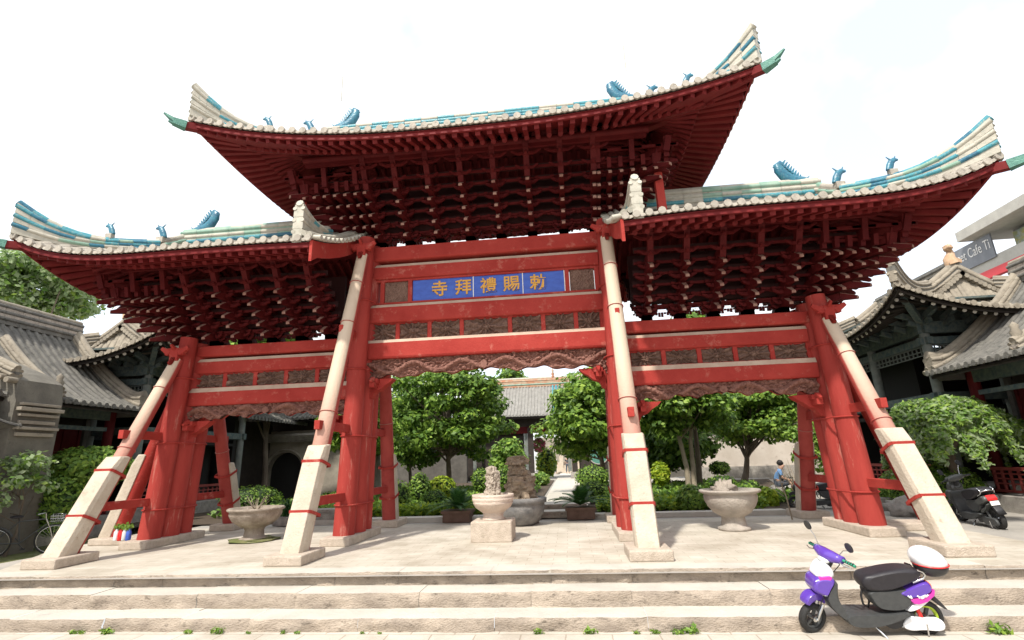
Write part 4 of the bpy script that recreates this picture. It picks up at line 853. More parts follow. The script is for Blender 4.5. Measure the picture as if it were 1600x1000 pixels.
g = MB(); ridge(g, [bro.W(-6.2+13*i/12, 0, z=zr_+.02) for i in range(13)], .62, .24, dict(low=[1], bead=[0], panel=[0], body=0, top=[2]), .5, beads=2); sub1(g, 'ridge', [M['oridge'], M['green'], M['cream']], gr_)
g = MB()
for x in (.55, .82, 1.09): g.tube([bro.W(x, -3*(1-j/8), .05) for j in range(9)], .085, 8, 0)
sub1(g, 'glazed_stripe', [M['cyan']], gr_)
g = MB(); p = bro.W(.6, 0, z=zr_+.6); g.lathe([(.10,0),(.16,.12),(.08,.22),(.16,.34),(.06,.5),(.12,.6),(.02,.8)], p, 10); sub1(g, 'ridge_finial', [M['oridge']], gr_)
g = MB(); bro.sheet(g, -.12); bro.fascia(g, -.05, -.2, .06, 0, .06); sub1(g, 'soffit', [M['wood']], gr_)
g = MB(); g.box((.2, YB+1.2, ez-.1), (12.4, .3, 1.3)); g.box((.2, YB+1.15, ez-1.0), (12, .2, .5), m=1); sub0(g, 'painted_beam', [M['wood'], M['redd']], bh)
for x in (-5.2,-1.15,2.15,5.8): g = MB(); g.box((x, YB+1.2, (ez-.8)/2), (.42, .42, ez-.8)); g.box((x-.36, YB+1.15, (ez-1.3)/2+.3), (.26, .1, ez-1.8), m=1); g.box((x, YB+1.2, .25), (.7,.7,.5), m=2); sub0(g, 'post', [M['wood'], M['gpost'], M['gstone']], bh)
for s_ in (-1, 1):
    g = MB(); x = .4+s_*5.1; g.box((x, YB+1.6, 1.75), (6.0, .3, 3.5)); sub0(g, 'wall', [M['wood']], bh)
    g = MB(); c = Vector((.4+s_*3.6, YB+1.42, 1.75)); g.add([c+Vector((math.cos(2*math.pi*k/32)*.72, -.02, math.sin(2*math.pi*k/32)*.72)) for k in range(32)], [tuple(range(32))]); g.tube([c+Vector((math.cos(2*math.pi*k/32)*.76, 0, math.sin(2*math.pi*k/32)*.76)) for k in range(34)], .05, 6, 1, cap=False); sub0(g, 'round_window', [M['bronze'], M['gstone']], bh)
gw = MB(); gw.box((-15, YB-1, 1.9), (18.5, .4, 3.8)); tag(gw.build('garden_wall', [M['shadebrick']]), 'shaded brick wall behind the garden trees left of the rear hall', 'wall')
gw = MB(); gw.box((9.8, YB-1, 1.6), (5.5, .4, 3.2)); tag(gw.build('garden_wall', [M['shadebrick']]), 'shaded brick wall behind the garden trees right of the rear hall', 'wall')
# far inner gate at the end of the path
ig = empty('stone_gateway', 'small pale stone gateway with steps seen far down the path', 'gateway', (1.6, 44, 0))
for x in (.9, 3.0): g = MB(); g.box((x, 44, 1.6), (.4, .5, 3.2)); g.box((x, 44, 3.3), (.55, .65, .2)); sub0(g, 'post', [M['stone']], ig)
g = MB(); g.box((1.95, 44, 3.0), (2.1, .3, .5)); sub0(g, 'lintel', [M['stone']], ig)
g = MB()
for i in range(4): g.box((1.95, 43.2+i*.5, .1+i*.15), (3.2, .6, .2+i*.3))
sub0(g, 'steps', [M['stone']], ig)
g = MB(); g.box((1.95, 52, 2), (8, .4, 4)); bw = g.build('brick_wall', M['brick']); tag(bw, 'hazy brick wall beyond the small stone gateway', 'wall')
# arched door building rear left
ab = empty('brick_gatehouse', 'shaded brick building with a dark arched doorway behind the left bay', 'building', (-13.5, 15, 0))
YA = 15.0
def pa(u, v, y=YA): return at(u, v, y)
x0, x1 = pa(335, 700).x, pa(560, 700).x; dx = pa(442, 760).x; dr = (pa(470, 770).x-pa(414, 770).x)/2; dz = pa(442, 737).z; zt = pa(440, 690).z
g = MB(); n = 16; top = 3.4; arc = [(dx+dr*math.cos(math.pi*k/n), dz+dr*math.sin(math.pi*k/n)) for k in range(n+1)]
g.add([(p[0], YA, p[1]) for p in arc]+[(p[0], YA, top) for p in arc], [(k, k+1, n+1+k+1, n+1+k) for k in range(n)])
g.add([(x0,YA,0),(dx-dr,YA,0),(dx-dr,YA,top),(x0,YA,top)], [(0,1,2,3)]); g.add([(dx+dr,YA,0),(x1,YA,0),(x1,YA,top),(dx+dr,YA,top)], [(0,1,2,3)])
g.add([(dx-dr,YA,0),(dx-dr,YA,dz),(dx-dr,YA+.6,dz),(dx-dr,YA+.6,0)], [(0,1,2,3)]); g.add([(dx+dr,YA,0),(dx+dr,YA,dz),(dx+dr,YA+.6,dz),(dx+dr,YA+.6,0)], [(0,1,2,3)])
g.add([(p[0], YA, p[1]) for p in arc]+[(p[0], YA+.6, p[1]) for p in arc], [(k, k+1, n+1+k+1, n+1+k) for k in range(n)]); g.box(((x0+x1)/2, YA+3, 1.7), (x1-x0, 4.6, 3.38))
g.tube([(p[0], YA-.02, p[1]) for p in [(dx+(dr+.12)*math.cos(math.pi*k/n), dz+(dr+.12)*math.sin(math.pi*k/n)) for k in range(n+1)]], .06, 6); sub0(g, 'wall', [M['brick']], ab)
g = MB(); g.box((dx, YA+.5, dz/2+.3), (dr*2, .1, dz+dr*1.9)); sub0(g, 'doorway', [M['black']], ab)  # black slab painting the shade inside the arch
g = MB(); e = pa(440, 690)
for i, q in enumerate((0,.1,.2,.3)): g.box(((pa(385,690).x+x1)/2, YA-.1-q*.6, zt+q), (x1-pa(385,690).x+q, .5+q, .11))
sub0(g, 'cornice', [M['gstone']], ab)
ar = Roof(('gable',-4.5), ('gable',4.5), 2.6, 3.9, 5.8, (.5,.5), a=.5, cx=(x0+x1)/2, cy=YA+1.6)
g = MB(); ar.rows(g, .28, .08, 0, 0, n=7); ar.sheet(g); ar.drips(g, .28); ridge(g, [ar.W(-4.5+9*i/8, 0, z=5.8) for i in range(9)], .5, .24, dict(bead=[0], panel=[0], body=0, top=[0]), .5, beads=2); aro = sub0(g, 'roof', [M['gtile']], ab)
g = MB(); ar.sheet(g, -.15); g.box(((x0+x1)/2, YA+.6, 3.65), (8.6, .3, .5)); sub0(g, 'soffit', [M['wood']], ab)
# rear left dark link corridor
lc = empty('corridor', 'dark open corridor under a grey roof between the left hall and the arched building', 'corridor', (-13, 12, 0))
g = MB(); g.box((-14.2, 12.6, 1.9), (.3, 5, 3.8)); sub0(g, 'wall', [M['wood']], lc)
lr = Roof(('gable',-2.6), ('gable',2.6), 1.8, 3.7, 4.9, (0,0), a=.6, cx=-14.0, cy=12.6, rot=math.pi/2); g = MB(); lr.rows(g, .28, .08, 0, 0, n=6); lr.sheet(g); lr.drips(g, .28); sub0(g, 'roof', [M['gtile']], lc)
# rear right plastered wall with a pale roof
wl = empty('courtyard_wall', 'sunlit pale plaster wall behind the seated person', 'wall', (13, 22.5, 0))
g = MB(); xa, xb = at(1095, 720, 22.5).x, at(1270, 720, 22.5).x; g.box(((xa+xb)/2, 22.5, 1.25), (xb-xa, .4, 2.5)); sub0(g, 'panel', [mat('aged_plaster', (.46,.40,.34), (.54,.48,.42), .9, 1.2, .3, 20, (.36,.30,.25), c3amt=.58)], wl)
g = MB(); g.box(((xa+xb)/2, 22.45, .35), (xb-xa+.1, .5, .7)); g.box(((xa+xb)/2, 22.5, 2.52), (xb-xa+.2, .6, .12)); sub0(g, 'base_course', [M['gstone']], wl)
rr_ = empty('rear_hall', 'pale roofed hall corner showing past the trees behind the right bay', 'hall', (17.5, 25, 0))
kr = Roof(('gable',-3.0), ('gable',4), 2.6, 3.9, 5.9, (.3,.3), a=.6, cx=17.6, cy=25.5); g = MB(); kr.rows(g, .28, .08, 0, 0, n=6); kr.sheet(g); kr.drips(g, .28); ridge(g, [kr.W(-3+7*i/6, 0, z=5.9) for i in range(7)], .4, .2, dict(bead=[0], panel=[0], body=0, top=[0]), .5, beads=2); sub0(g, 'roof', [M['gtileb']], rr_)
g = MB(); g.box((18, 25.5, 1.9), (6, 4, 3.8)); sub0(g, 'wall', [M['brick']], rr_)
# modern building with the banner, beyond the right pavilion
mbld = empty('modern_building', 'modern grey concrete building with red band and internet cafe banner behind the right roofs', 'building', (29, 16, 0))
XM = 24.5
def pm(u, v): return atx(u, v, XM)
a0 = pm(1535, 364); yN = -4.0; yF = pm(1478, 420).y+1.2; ya = a0.y
zs = a0.z
g = MB(); g.box((XM+4, (yF+yN)/2, 4.8), (8, yF-yN, 9.6)); sub0(g, 'wall', [mat('concrete', (.42,.40,.36), (.50,.48,.43), .9, 2, .3, 20, (.34,.33,.31), c3amt=.6)], mbld)
bt, bb_ = pm(1535, 385), pm(1535, 433)
g = MB(); g.box((XM+5, (ya+yN)/2, zs-1.3), (8, ya-yN-1.2, 3.2)); sub0(g, 'upper_storey', [mat('grey_panel', (.28,.28,.28), (.34,.34,.33), .7, 2, .1, 20)], mbld)
g = MB(); g.box((XM+3.4, (ya+yN)/2+.3, zs+.05), (8.6, ya-yN+.6, .55)); sub0(g, 'roof_slab', [bpy.data.materials['concrete']], mbld, bevel=.02)
# low parapet with the red band
zb0, zb1 = pm(1560, 408).z, pm(1560, 430).z; 
g = MB(); g.box((XM-.12, (yF+yN)/2, pm(1560, 425).z), (.3, yF-yN, .42)); sub0(g, 'red_band', [flat('red_fascia', (.60,.05,.06), .5)], mbld)
g = MB(); g.box((XM-.05, (yF+yN)/2, pm(1560, 411).z), (.4, yF-yN, .75)); sub0(g, 'parapet', [bpy.data.materials['concrete']], mbld)
q0, q1 = pm(1487, 410), pm(1562, 383); zt_, zb_ = pm(1535, 378).z+.1, pm(1535, 415).z
bn = MB(); bn.box((XM-.3, (q0.y+q1.y)/2, (zt_+zb_)/2), (.08, q0.y-q1.y, zt_-zb_)); bno = sub0(bn, 'banner', [mat('dark_banner', (.16,.17,.19), (.24,.25,.27), .5, .8, 0, 20)], mbld)
cu = bpy.data.curves.new('lettering', 'FONT'); cu.body = 'Internet Cafe Ti'; cu.size = 1.0; cu.extrude = .01; cu.align_x = 'RIGHT'; cu.align_y = 'CENTER'; o = bpy.data.objects.new('t', cu); COL.objects.link(o); bpy.context.view_layer.update()
me = bpy.data.meshes.new_from_object(o.evaluated_get(bpy.context.evaluated_depsgraph_get())); bpy.data.objects.remove(o); wd = max(v.co.x for v in me.vertices)-min(v.co.x for v in me.vertices)
k = (q0.y-q1.y)/wd*.98; 
tm = Matrix.Translation((XM-.36, q1.y+.1, (zt_+zb_)/2+.12)) @ Matrix.Rotation(-math.pi/2, 4, 'Z') @ Matrix.Rotation(math.pi/2, 4, 'X') @ Matrix.Diagonal((k, k*1.5, k, 1)); me.transform(tm)
me.materials.clear(); me.materials.append(M['white']); o = bpy.data.objects.new('lettering', me); COL.objects.link(o); o.parent = bno; o.matrix_parent_inverse = (Matrix.Translation(mbld.location) @ bno.matrix_parent_inverse).inverted()
g = MB(); g.box((XM+.85, ya-2.4, zs-1.25), (.2, 3.2, 1.7)); sub0(g, 'window_poster', [mat('poster_colours', (.10,.32,.55), (.55,.50,.15), .4, 1.2, 0, 20, (.5,.55,.6), c3amt=.5)], mbld)
# ================================================================= vegetation
def leaf_mesh(name, P, Nrm, size, mats, parent, midx=None, aspect=1.6, curl=.25):
    n = len(P); a = rng.normal(size=(n,3)); Nn = Nrm/np.linalg.norm(Nrm, axis=1, keepdims=True); t = a-(a*Nn).sum(1, keepdims=True)*Nn; t /= np.linalg.norm(t, axis=1, keepdims=True); b = np.cross(Nn, t)
    s = (size*rng.uniform(.6, 1.3, n))[:, None]
    v0 = P-t*s*aspect/2; v1 = P+b*s*.5-Nn*s*curl*.3; v2 = P+t*s*aspect/2-Nn*s*curl; v3 = P-b*s*.5-Nn*s*curl*.3
    V = np.stack([v0, v1, v2, v3], 1).reshape(-1, 3); me = bpy.data.meshes.new(name); me.vertices.add(4*n); me.vertices.foreach_set('co', V.astype(np.float32).ravel()); me.loops.add(4*n); me.loops.foreach_set('vertex_index', np.arange(4*n, dtype=np.int32)); me.polygons.add(n); me.polygons.foreach_set('loop_start', np.arange(0, 4*n, 4, dtype=np.int32)); me.polygons.foreach_set('loop_total', np.full(n, 4, dtype=np.int32))
    for m in mats: me.materials.append(m)
    if midx is not None: me.polygons.foreach_set('material_index', midx.astype(np.int32))
    me.update(); o = bpy.data.objects.new(name, me); COL.objects.link(o)
    if parent: o.parent = parent; o.matrix_parent_inverse = Matrix.Translation(parent.location).inverted()
    return o
def clump_pts(c, r, n, up=.6, shell=.55):
    d = rng.normal(size=(n,3)); d /= np.linalg.norm(d, axis=1, keepdims=True); k = shell+(1-shell)*rng.uniform(0, 1, n)**.7; k *= rng.uniform(.85, 1.15, n)
    P = np.array(c)+d*np.array(r)*k[:, None]; N = d+np.array([0,0,up])+rng.normal(size=(n,3))*.45; return P, N
def tree(name, label, base, crown_c, crown_r, nclump, perclump, size, mats, trunk_r=.12, trunks=1, clump_r=(.75,.75,.38), seed=0, bark='bark', cat='tree', group=None, limb0=.35, lean=(0,0), up=.7, low=-.9, aspect=1.6):
    rs = np.random.default_rng(seed); t = empty(name, label, cat, tuple(base), group); cs = []
    cc = np.array(crown_c); cr = np.array(crown_r)
    for i in range(nclump):
        for _ in range(20):
            d = rs.normal(size=3); d /= np.linalg.norm(d)
            if d[2] > low: break
        k = rs.uniform(.35, .95)**.6; cs.append(cc+d*cr*k)
    Ps, Ns, Ms = [], [], []
    for i, c in enumerate(cs):
        f = rs.uniform(.6, 1.25); P, N = clump_pts(c, np.array(clump_r)*f, int(perclump*f), up); Ps.append(P); Ns.append(N); Ms.append(rs.choice(len(mats), len(P), p=None if len(mats) < 2 else [.7, .3] if len(mats) == 2 else None))
    leaf_mesh('crown', np.concatenate(Ps), np.concatenate(Ns), size, mats, t, np.concatenate(Ms), aspect)
    b = Vector(base); g = MB(); cv = Vector(crown_c)
    for k in range(trunks):
        o = Vector(((k-(trunks-1)/2)*.45, (k % 2)*.2, 0)); fork = b+o+(cv-b)*limb0+Vector((lean[0]*.3, lean[1]*.3, 0)); top = cv+Vector((o.x*1.6, 0, crown_r[2]*.3)); g.tube([b+o*.5, b+o*.6+(fork-b-o)*.5+Vector((.04,0,0)), fork, fork.lerp(top, .5)+Vector((.1*(k*2-1),0,0)), top], [trunk_r*1.25, trunk_r, trunk_r*.85, trunk_r*.5, trunk_r*.15], 9)
        for i in range(k, len(cs), trunks*2):
            c = Vector(cs[i]); st = fork.lerp(top, rs.uniform(0, .6)); mid = st.lerp(c, .5)+Vector((0,0,-.12)); g.tube([st, mid, c], [trunk_r*.42, trunk_r*.25, trunk_r*.06], 6)
    o = g.build('trunk', [M[bark]], t); o.matrix_parent_inverse = Matrix.Translation(b).inverted(); return t
def ptree(name, label, u, v0, y, u0, u1, vt, vb, nclump, per, size, mats, **k):
    # crown spans pixels u0..u1, vt..vb at depth y
    zb = k.pop('zb', 0.0); a, b_ = at(u0, (vt+vb)/2, y), at(u1, (vt+vb)/2, y); c = (a+b_)/2; zt = at((u0+u1)/2, vt, y).z; zl = at((u0+u1)/2, vb, y).z; bx = at(u, v0, y)
    return tree(name, label, (bx.x, y, zb), (c.x, y+k.pop('dy', .3), (zt+zl)/2), ((b_.x-a.x)/2*.86, k.pop('ry', (b_.x-a.x)/2*.8), (zt-zl)/2*.86), nclump, per, size, mats, **k)
G1 = 'garden trees behind the archway'
ptree('tree', 'broad bushy green tree behind the left side of the central bay', 700, 775, 12.5, 582, 822, 530, 752, 115, 200, .15, [M['leafB'], M['leafA']], seed=1, group=G1, clump_r=(.8,.8,.40), trunk_r=.13)
ptree('tree', 'bushy green tree in the central bay, against the right inner pillar', 948, 790, 12.0, 838, 1030, 555, 735, 80, 230, .15, [M['leafA'], M['leafB']], seed=2, group=G1, clump_r=(.8,.8,.42), trunk_r=.12)
ptree('tree', 'dark twin-trunked tree just right of the right inner strut', 1083, 780, 10.5, 985, 1150, 565, 690, 62, 220, .14, [M['leafB'], M['leafA']], seed=3, group=G1, trunks=2, trunk_r=.10, bark='barkl', clump_r=(.7,.7,.4), limb0=.55)
ptree('tree', 'spreading green tree with forked limbs in front of the plaster wall', 1162, 752, 17.0, 1095, 1268, 585, 706, 80, 210, .17, [M['leafA'], M['leafB']], seed=4, group=G1, trunk_r=.15, clump_r=(.9,.9,.45), limb0=.30)
ptree('tree', 'slim light green tree behind the left inner strut', 520, 790, 8.0, 478, 640, 590, 720, 46, 190, .12, [M['leafA'], M['leafL']], seed=5, group=G1, trunk_r=.07, clump_r=(.55,.55,.32))
ptree('tree', 'dark tree in the shade left of the broad central tree', 640, 775, 17.0, 560, 720, 600, 750, 50, 200, .18, [M['leafB']], seed=6, group=G1, trunk_r=.10, clump_r=(1.0,1.0,.5))
ptree('tree', 'deep green tree filling the shade behind the twin trunks', 1040, 775, 15.5, 985, 1130, 640, 745, 34, 200, .18, [M['leafB']], seed=7, group=G1, trunk_r=.14, clump_r=(1.0,.9,.5))
ptree('tree', 'small light green tree beside the hall door beyond the central tree', 790, 750, 22.0, 770, 822, 680, 745, 14, 150, .18, [M['leafL'], M['leafA']], seed=8, group=G1, trunk_r=.07, clump_r=(.8,.7,.5))
ptree('tree', 'tall pale green tree rising beyond the left hall roofs', 40, 600, 16.0, -60, 132, 398, 500, 60, 230, .22, [M['leafG'], M['leafL']], seed=9, trunk_r=.3, clump_r=(1.3,1.3,.8), bark='bark', zb=-.3)
ptree('tree', 'distant tree top just above the middle of the rear hall roof', 800, 700, 50.0, 770, 832, 574, 610, 16, 160, .4, [M['leafB']], seed=10, trunk_r=.3, clump_r=(1.6,1.6,.9))
ptree('tree', 'tree whose crown shows above the left side bay lintel', 420, 700, 13.0, 330, 500, 500, 600, 34, 200, .16, [M['leafA'], M['leafL']], seed=11, trunk_r=.14, clump_r=(.9,.9,.5), group=G1)
ptree('tree', 'tree whose top shows above the right side bay lintel', 1085, 700, 12.5, 1010, 1150, 485, 590, 30, 200, .16, [M['leafA'], M['leafL']], seed=12, trunk_r=.12, clump_r=(.8,.8,.45), group=G1)
ptree('tree', 'thin leafy tree partly behind the right outer rear strut', 1262, 780, 9.0, 1238, 1300, 650, 745, 16, 150, .11, [M['leafL'], M['leafA']], seed=13, trunk_r=.05, clump_r=(.5,.5,.35), group=G1)
ptree('young_tree', 'sparse young tree with pale leaves at the left edge beside the bicycle', 2, 830, .3, -50, 74, 690, 812, 30, 60, .09, [M['leafG'], M['leafL']], seed=14, trunk_r=.035, trunks=2, clump_r=(.34,.34,.2), zb=-.3, limb0=.3, dy=0)
ptree('young_tree', 'leafy branch tips of a small tree entering at the right edge above the railing', 1640, 800, 3.0, 1572, 1680, 640, 705, 14, 60, .10, [M['leafL'], M['leafG']], seed=15, trunk_r=.04, clump_r=(.3,.3,.15), zb=-.1)
# weeping tree
def weeping(label, base, c, r):
    t = empty('weeping_tree', label, 'tree', tuple(base)); rs = np.random.default_rng(21); Ps, Ns, Ms = [], [], []; c = np.array(c); r = np.array(r)
    for i in range(170):
        a = rs.uniform(0, 2*math.pi); k = rs.uniform(0, 1)**.5; h = math.sqrt(max(0, 1-k*k)); lump = 1+.12*math.sin(3*a+1)+.08*math.sin(7*a); p = c+np.array([math.cos(a)*k*r[0]*lump, math.sin(a)*k*r[1]*lump, (h*1.0-.30)*r[2]+rs.normal()*.06])
        P, N = clump_pts(p, np.array([.27,.27,.17])*rs.uniform(.6,1.3), 120, .6); Ps.append(P); Ns.append(N); Ms.append(rs.choice(2, len(P), p=[.65,.35]))
    for i in range(230):     # hanging strands
        a = rs.uniform(0, 2*math.pi); k = rs.uniform(.45, 1.02); h = math.sqrt(max(0, 1-min(1, k)**2)); p = c+np.array([math.cos(a)*k*r[0], math.sin(a)*k*r[1], (h-.30)*r[2]]); L = rs.uniform(.35, 1.05)*r[2]*(.5+.5*k); m = int(70*L)+25; f = rs.uniform(0, 1, m)
        Q = p+np.stack([math.cos(a)*.22*f+rs.normal(size=m)*.045, math.sin(a)*.22*f+rs.normal(size=m)*.045, -f*L], 1); Ps.append(Q); Ns.append(np.stack([np.full(m, math.cos(a)), np.full(m, math.sin(a)), np.full(m, .35)], 1)+rs.normal(size=(m,3))*.5); Ms.append(rs.choice(2, m))
    leaf_mesh('crown', np.concatenate(Ps), np.concatenate(Ns), .062, [M['leafL'], M['leafG']], t, np.concatenate(Ms), 2.4)
    g = MB(); b = Vector(base); cv = Vector(c); f = b.lerp(cv, .72); g.tube([b, b.lerp(f, .5)+Vector((.08,0,0)), f], [.15,.12,.10], 10)
    for i in range(10): a = 2*math.pi*i/10; e = cv+Vector((math.cos(a)*r[0]*.7, math.sin(a)*r[1]*.7, 0)); g.tube([f, f.lerp(e, .5)+Vector((0,0,.4)), e], [.07,.045,.015], 6)
    o = g.build('trunk', [M['bark']], t); o.matrix_parent_inverse = Matrix.Translation(b).inverted()
bw_ = atz(1562, 800, -.1); cw = at(1480, 672, 3.6); weeping('umbrella-shaped weeping tree with a leaning trunk behind the dark scooter', (bw_.x-.6, 4.0, -.1), (cw.x, 3.6, cw.z), (1.38, 1.2, .98))
def shrub(name, label, c, r, n, size, mats, cat='shrub', group=None, core=True, up=.3, seed=1, amp=.12):
    t = empty(name, label, cat, (c[0], c[1], c[2]-r[2]), group)
    P, N = clump_pts(c, r, n, up, .86); leaf_mesh('foliage', P, N, size, mats, t, rng.choice(len(mats), n))
    if core: g = MB(); g.blob(c, [q*.88 for q in r], seed, 0, amp*.3); o = g.build('inner_foliage', [M['corebush']], t); o.matrix_parent_inverse = Matrix.Translation(t.location).inverted()
    return t
M['corebush'] = mat('dark_shrub_core', (.012,.028,.008), (.03,.05,.015), .9, 12, .8, 30)  # near-black green for the solid core inside the leaf shell
def pshrub(name, label, u0, u1, vt, vb, y, size, mats, n=None, **k):
    a, b_ = at(u0, (vt+vb)/2, y), at(u1, (vt+vb)/2, y); c = (a+b_)/2; zt = at((u0+u1)/2, vt, y).z; zl = at((u0+u1)/2, vb, y).z; r = ((b_.x-a.x)/2, k.pop('ry', (b_.x-a.x)/2), (zt-zl)/2)
    if n is None: n = int(min(9000, 2.6*4*3.14*((r[0]*r[1])**.5*r[2])/size**2*.5+200))
    return shrub(name, label, (c.x, y, (zt+zl)/2), r, n, size, mats, **k)
GS = 'clipped shrubs in the garden beds'
pshrub('clipped_shrub', 'round clipped bright green shrub behind the figure-like rock, on its left', 737, 766, 732, 768, 9.0, .06, [M['leafL'], M['leafA']], group=GS)
pshrub('clipped_shrub', 'round clipped green shrub between the pale rock and the stacked brown rock', 775, 802, 728, 770, 9.4, .06, [M['leafL'], M['leafA']], group=GS)
pshrub('clipped_shrub', 'wide clipped green dome shrub right of the path, in front of the right tree', 900, 952, 727, 765, 9.0, .06, [M['leafA'], M['leafL']], group=GS)
pshrub('clipped_shrub', 'lower clipped shrub just in front of the wide green dome', 902, 948, 750, 782, 7.4, .055, [M['leafA']], group=GS)
pshrub('clipped_shrub', 'dark clipped dome shrub left behind the left bowl', 352, 432, 760, 800, 7.0, .06, [M['leafA'], M['leafB']], group=GS)
pshrub('clipped_shrub', 'large dark clipped ball shrub behind the dark scooter', 1383, 1532, 722, 816, 4.3, .05, [M['leafL'], M['leafA']], group=GS, n=11000, ry=.85)
pshrub('clipped_shrub', 'flat-topped cloud shrub in front of the plaster wall', 1108, 1140, 720, 742, 15.0, .08, [M['leafL']], group=GS)
pshrub('clipped_shrub', 'dark low mound shrub behind the right bowl', 1105, 1150, 743, 765, 9.0, .06, [M['leafB']], group=GS)
pshrub('clipped_shrub', 'dark low mound shrub under the spreading tree', 1150, 1188, 750, 775, 11.0, .07, [M['leafB'], M['leafA']], group=GS)
pshrub('shrub', 'yellow green shrub right of the right inner strut', 1018, 1046, 722, 758, 10.0, .09, [M['leafY']], core=False, n=900)
pshrub('shrub', 'yellow green shrub under the broad central tree', 668, 712, 745, 785, 8.5, .09, [M['leafY']], n=1200)
pshrub('shrub', 'soft feathery green shrub beside the broad tree trunk', 640, 672, 740, 790, 8.0, .08, [M['leafL'], M['leafA']], n=900)
pshrub('clipped_shrub', 'small dark clipped ball right of the broad tree trunk', 660, 696, 765, 792, 6.5, .05, [M['leafB']], group=GS)
pshrub('shrub', 'fine leaved shrub in a pot by the right bowl', 1058, 1104, 758, 800, 4.0, .07, [M['leafA'], M['leafL']], n=1500, core=True)
pshrub('shrub', 'yellow green bush right of the right bowl', 1186, 1216, 762, 802, 5.2, .08, [M['leafY']], n=1100, core=False)
pshrub('shrub', 'low green bush beside the seated person', 1205, 1240, 772, 800, 6.4, .07, [M['leafA'], M['leafL']], n=800)
pshrub('shrub', 'leafy shrub in front of the railing seen between right struts', 1290, 1330, 740, 770, 6.5, .07, [M['leafA'], M['leafL']], n=900)
pshrub('shrub', 'green bush left of the right outer strut foot', 1372, 1400, 748, 790, 4.6, .06, [M['leafA']], n=900)
pshrub('shrub', 'round small shrub seen past the left pillar cluster', 285, 302, 780, 808, 5.0, .06, [M['leafA'], M['leafL']], n=500)
pshrub('vine_bush', 'lush overhanging green vine bush in front of the dark left hall', 78, 190, 700, 765, 2.6, .09, [M['leafL'], M['leafA']], n=5200, ry=.9)
pshrub('vine_bush', 'darker ivy hanging below the vine bush near the bicycle', 55, 120, 745, 820, 1.6, .08, [M['leafB'], M['leafA']], n=2600, ry=.5)
pshrub('shrub', 'small hedge plant at the foot of the left hall base', 68, 100, 812, 838, 1.4, .05, [M['leafA'], M['leafB']], n=700)
pshrub('shrub', 'light green shrub left of the yellow shrub under the broad tree', 600, 640, 752, 798, 6.0, .07, [M['leafA'], M['leafL']], n=900)
pshrub('shrub', 'tall green shrub by the rear hall post', 842, 862, 755, 730, 24.0, .12, [M['leafL']], n=500) if False else None
pshrub('shrub', 'pale green bush beside the path before the rear hall', 834, 858, 738, 760, 20.0, .12, [M['leafL']], n=700)
pshrub('flowering_bush', 'pink flowering bush beyond the rear hall opening', 832, 852, 684, 706, 33.0, .16, [M['leafP'], M['leafL']], n=500, core=False)
pshrub('flowering_bush', 'mixed green and pink bush behind the right rear post', 915, 935, 690, 730, 33.0, .16, [M['leafL'], M['leafP']], n=600, core=False)
pshrub('shrub', 'tall yellow green bush beyond the rear hall opening', 838, 870, 700, 745, 35.0, .2, [M['leafL'], M['leafY']], n=900)
# continuous low hedge behind the kerb: ground cover
def hedge_cover(label, x0, x1, y0, y1, z, n, mats, size=.09):
    P = np.stack([rng.uniform(x0, x1, n), rng.uniform(y0, y1, n), z*(.25+.75*rng.uniform(0, 1, n)**.6)*(.7+.3*np.sin(rng.uniform(x0, x1, n)*3))+.03], 1); N = rng.normal(size=(n,3))*.6+np.array([0,-.2,.8])
    o = leaf_mesh('ground_cover', P, N, size, mats, None, rng.choice(len(mats), n)); tag(o, label, 'ground cover', kind='stuff')
hedge_cover('low yellow green leafy planting along the kerb left of the path', -6.5, .3, 3.7, 4.6, .36, 9000, [M['leafY'], M['leafL'], M['leafA']])
hedge_cover('low green planting right of the path', 2.5, 7.0, 3.8, 5.2, .36, 7000, [M['leafY'], M['leafL'], M['leafA']])
hedge_cover('shaded ground cover under the left garden trees', -10, .2, 5, 17, .30, 12000, [M['leafB'], M['leafA']], .12)
hedge_cover('ground cover under the right garden trees', 2.8, 9.0, 5.5, 16, .30, 9000, [M['leafB'], M['leafA']], .12)
# potted cycads
def cycad(label, u, v, y, s=1.0, group='potted cycads at the garden edge'):
    p = atz(u, v, 0.0) if y is None else Vector((at(u, v, y).x, y, 0)); t = empty('potted_cycad', label, 'potted plant', (p.x, p.y, 0), group)
    g = MB(); g.prism([(-.36,-.3),(.36,-.3),(.36,.3),(-.36,.3)], 'z', .0, .22) ; g.prism([(-.40,-.34),(.40,-.34),(.40,.34),(-.40,.34)], 'z', .22, .29); o = g.build('pot', [M['pot']], t, bevel=.01)
    Vs, Fs = [], []; rs = random.Random(u)
    g = MB()
    for i in range(34):
        a = rs.uniform(0, 6.28); el = rs.uniform(.35, 1.35); L = rs.uniform(.65, .95)*s; prev = None
        for j in range(13):
            f = j/12; e = el-f*1.1; q = Vector((math.cos(a)*math.cos(el)*L*f*1.15, math.sin(a)*math.cos(el)*L*f*1.15, .33+L*f*math.sin(el)*1.0-.42*f*f*L))
            if prev is not None:
                d = (q-prev).normalized(); sd = d.cross(Vector((0,0,1))).normalized(); w = .15*s*math.sin(math.pi*min(1, f*.9+.12))+.02; g.bar(prev, q, .012, .012)
                for sg in (-1, 1):
                    for h in (0, .5): m0 = prev.lerp(q, h); tip = m0+sd*sg*w+d*.05+Vector((0,0,.03)); g.add([m0, m0+d*.028, tip], [(0,1,2)], 0)
            prev = q
    g.build('fronds', [M['palm']], t, recalc=False); return t
cycad('potted cycad left of the central stone bowl', 716, 815, 3.0)
cycad('potted cycad right of the path, left of the right inner pillar', 908, 812, 3.1)
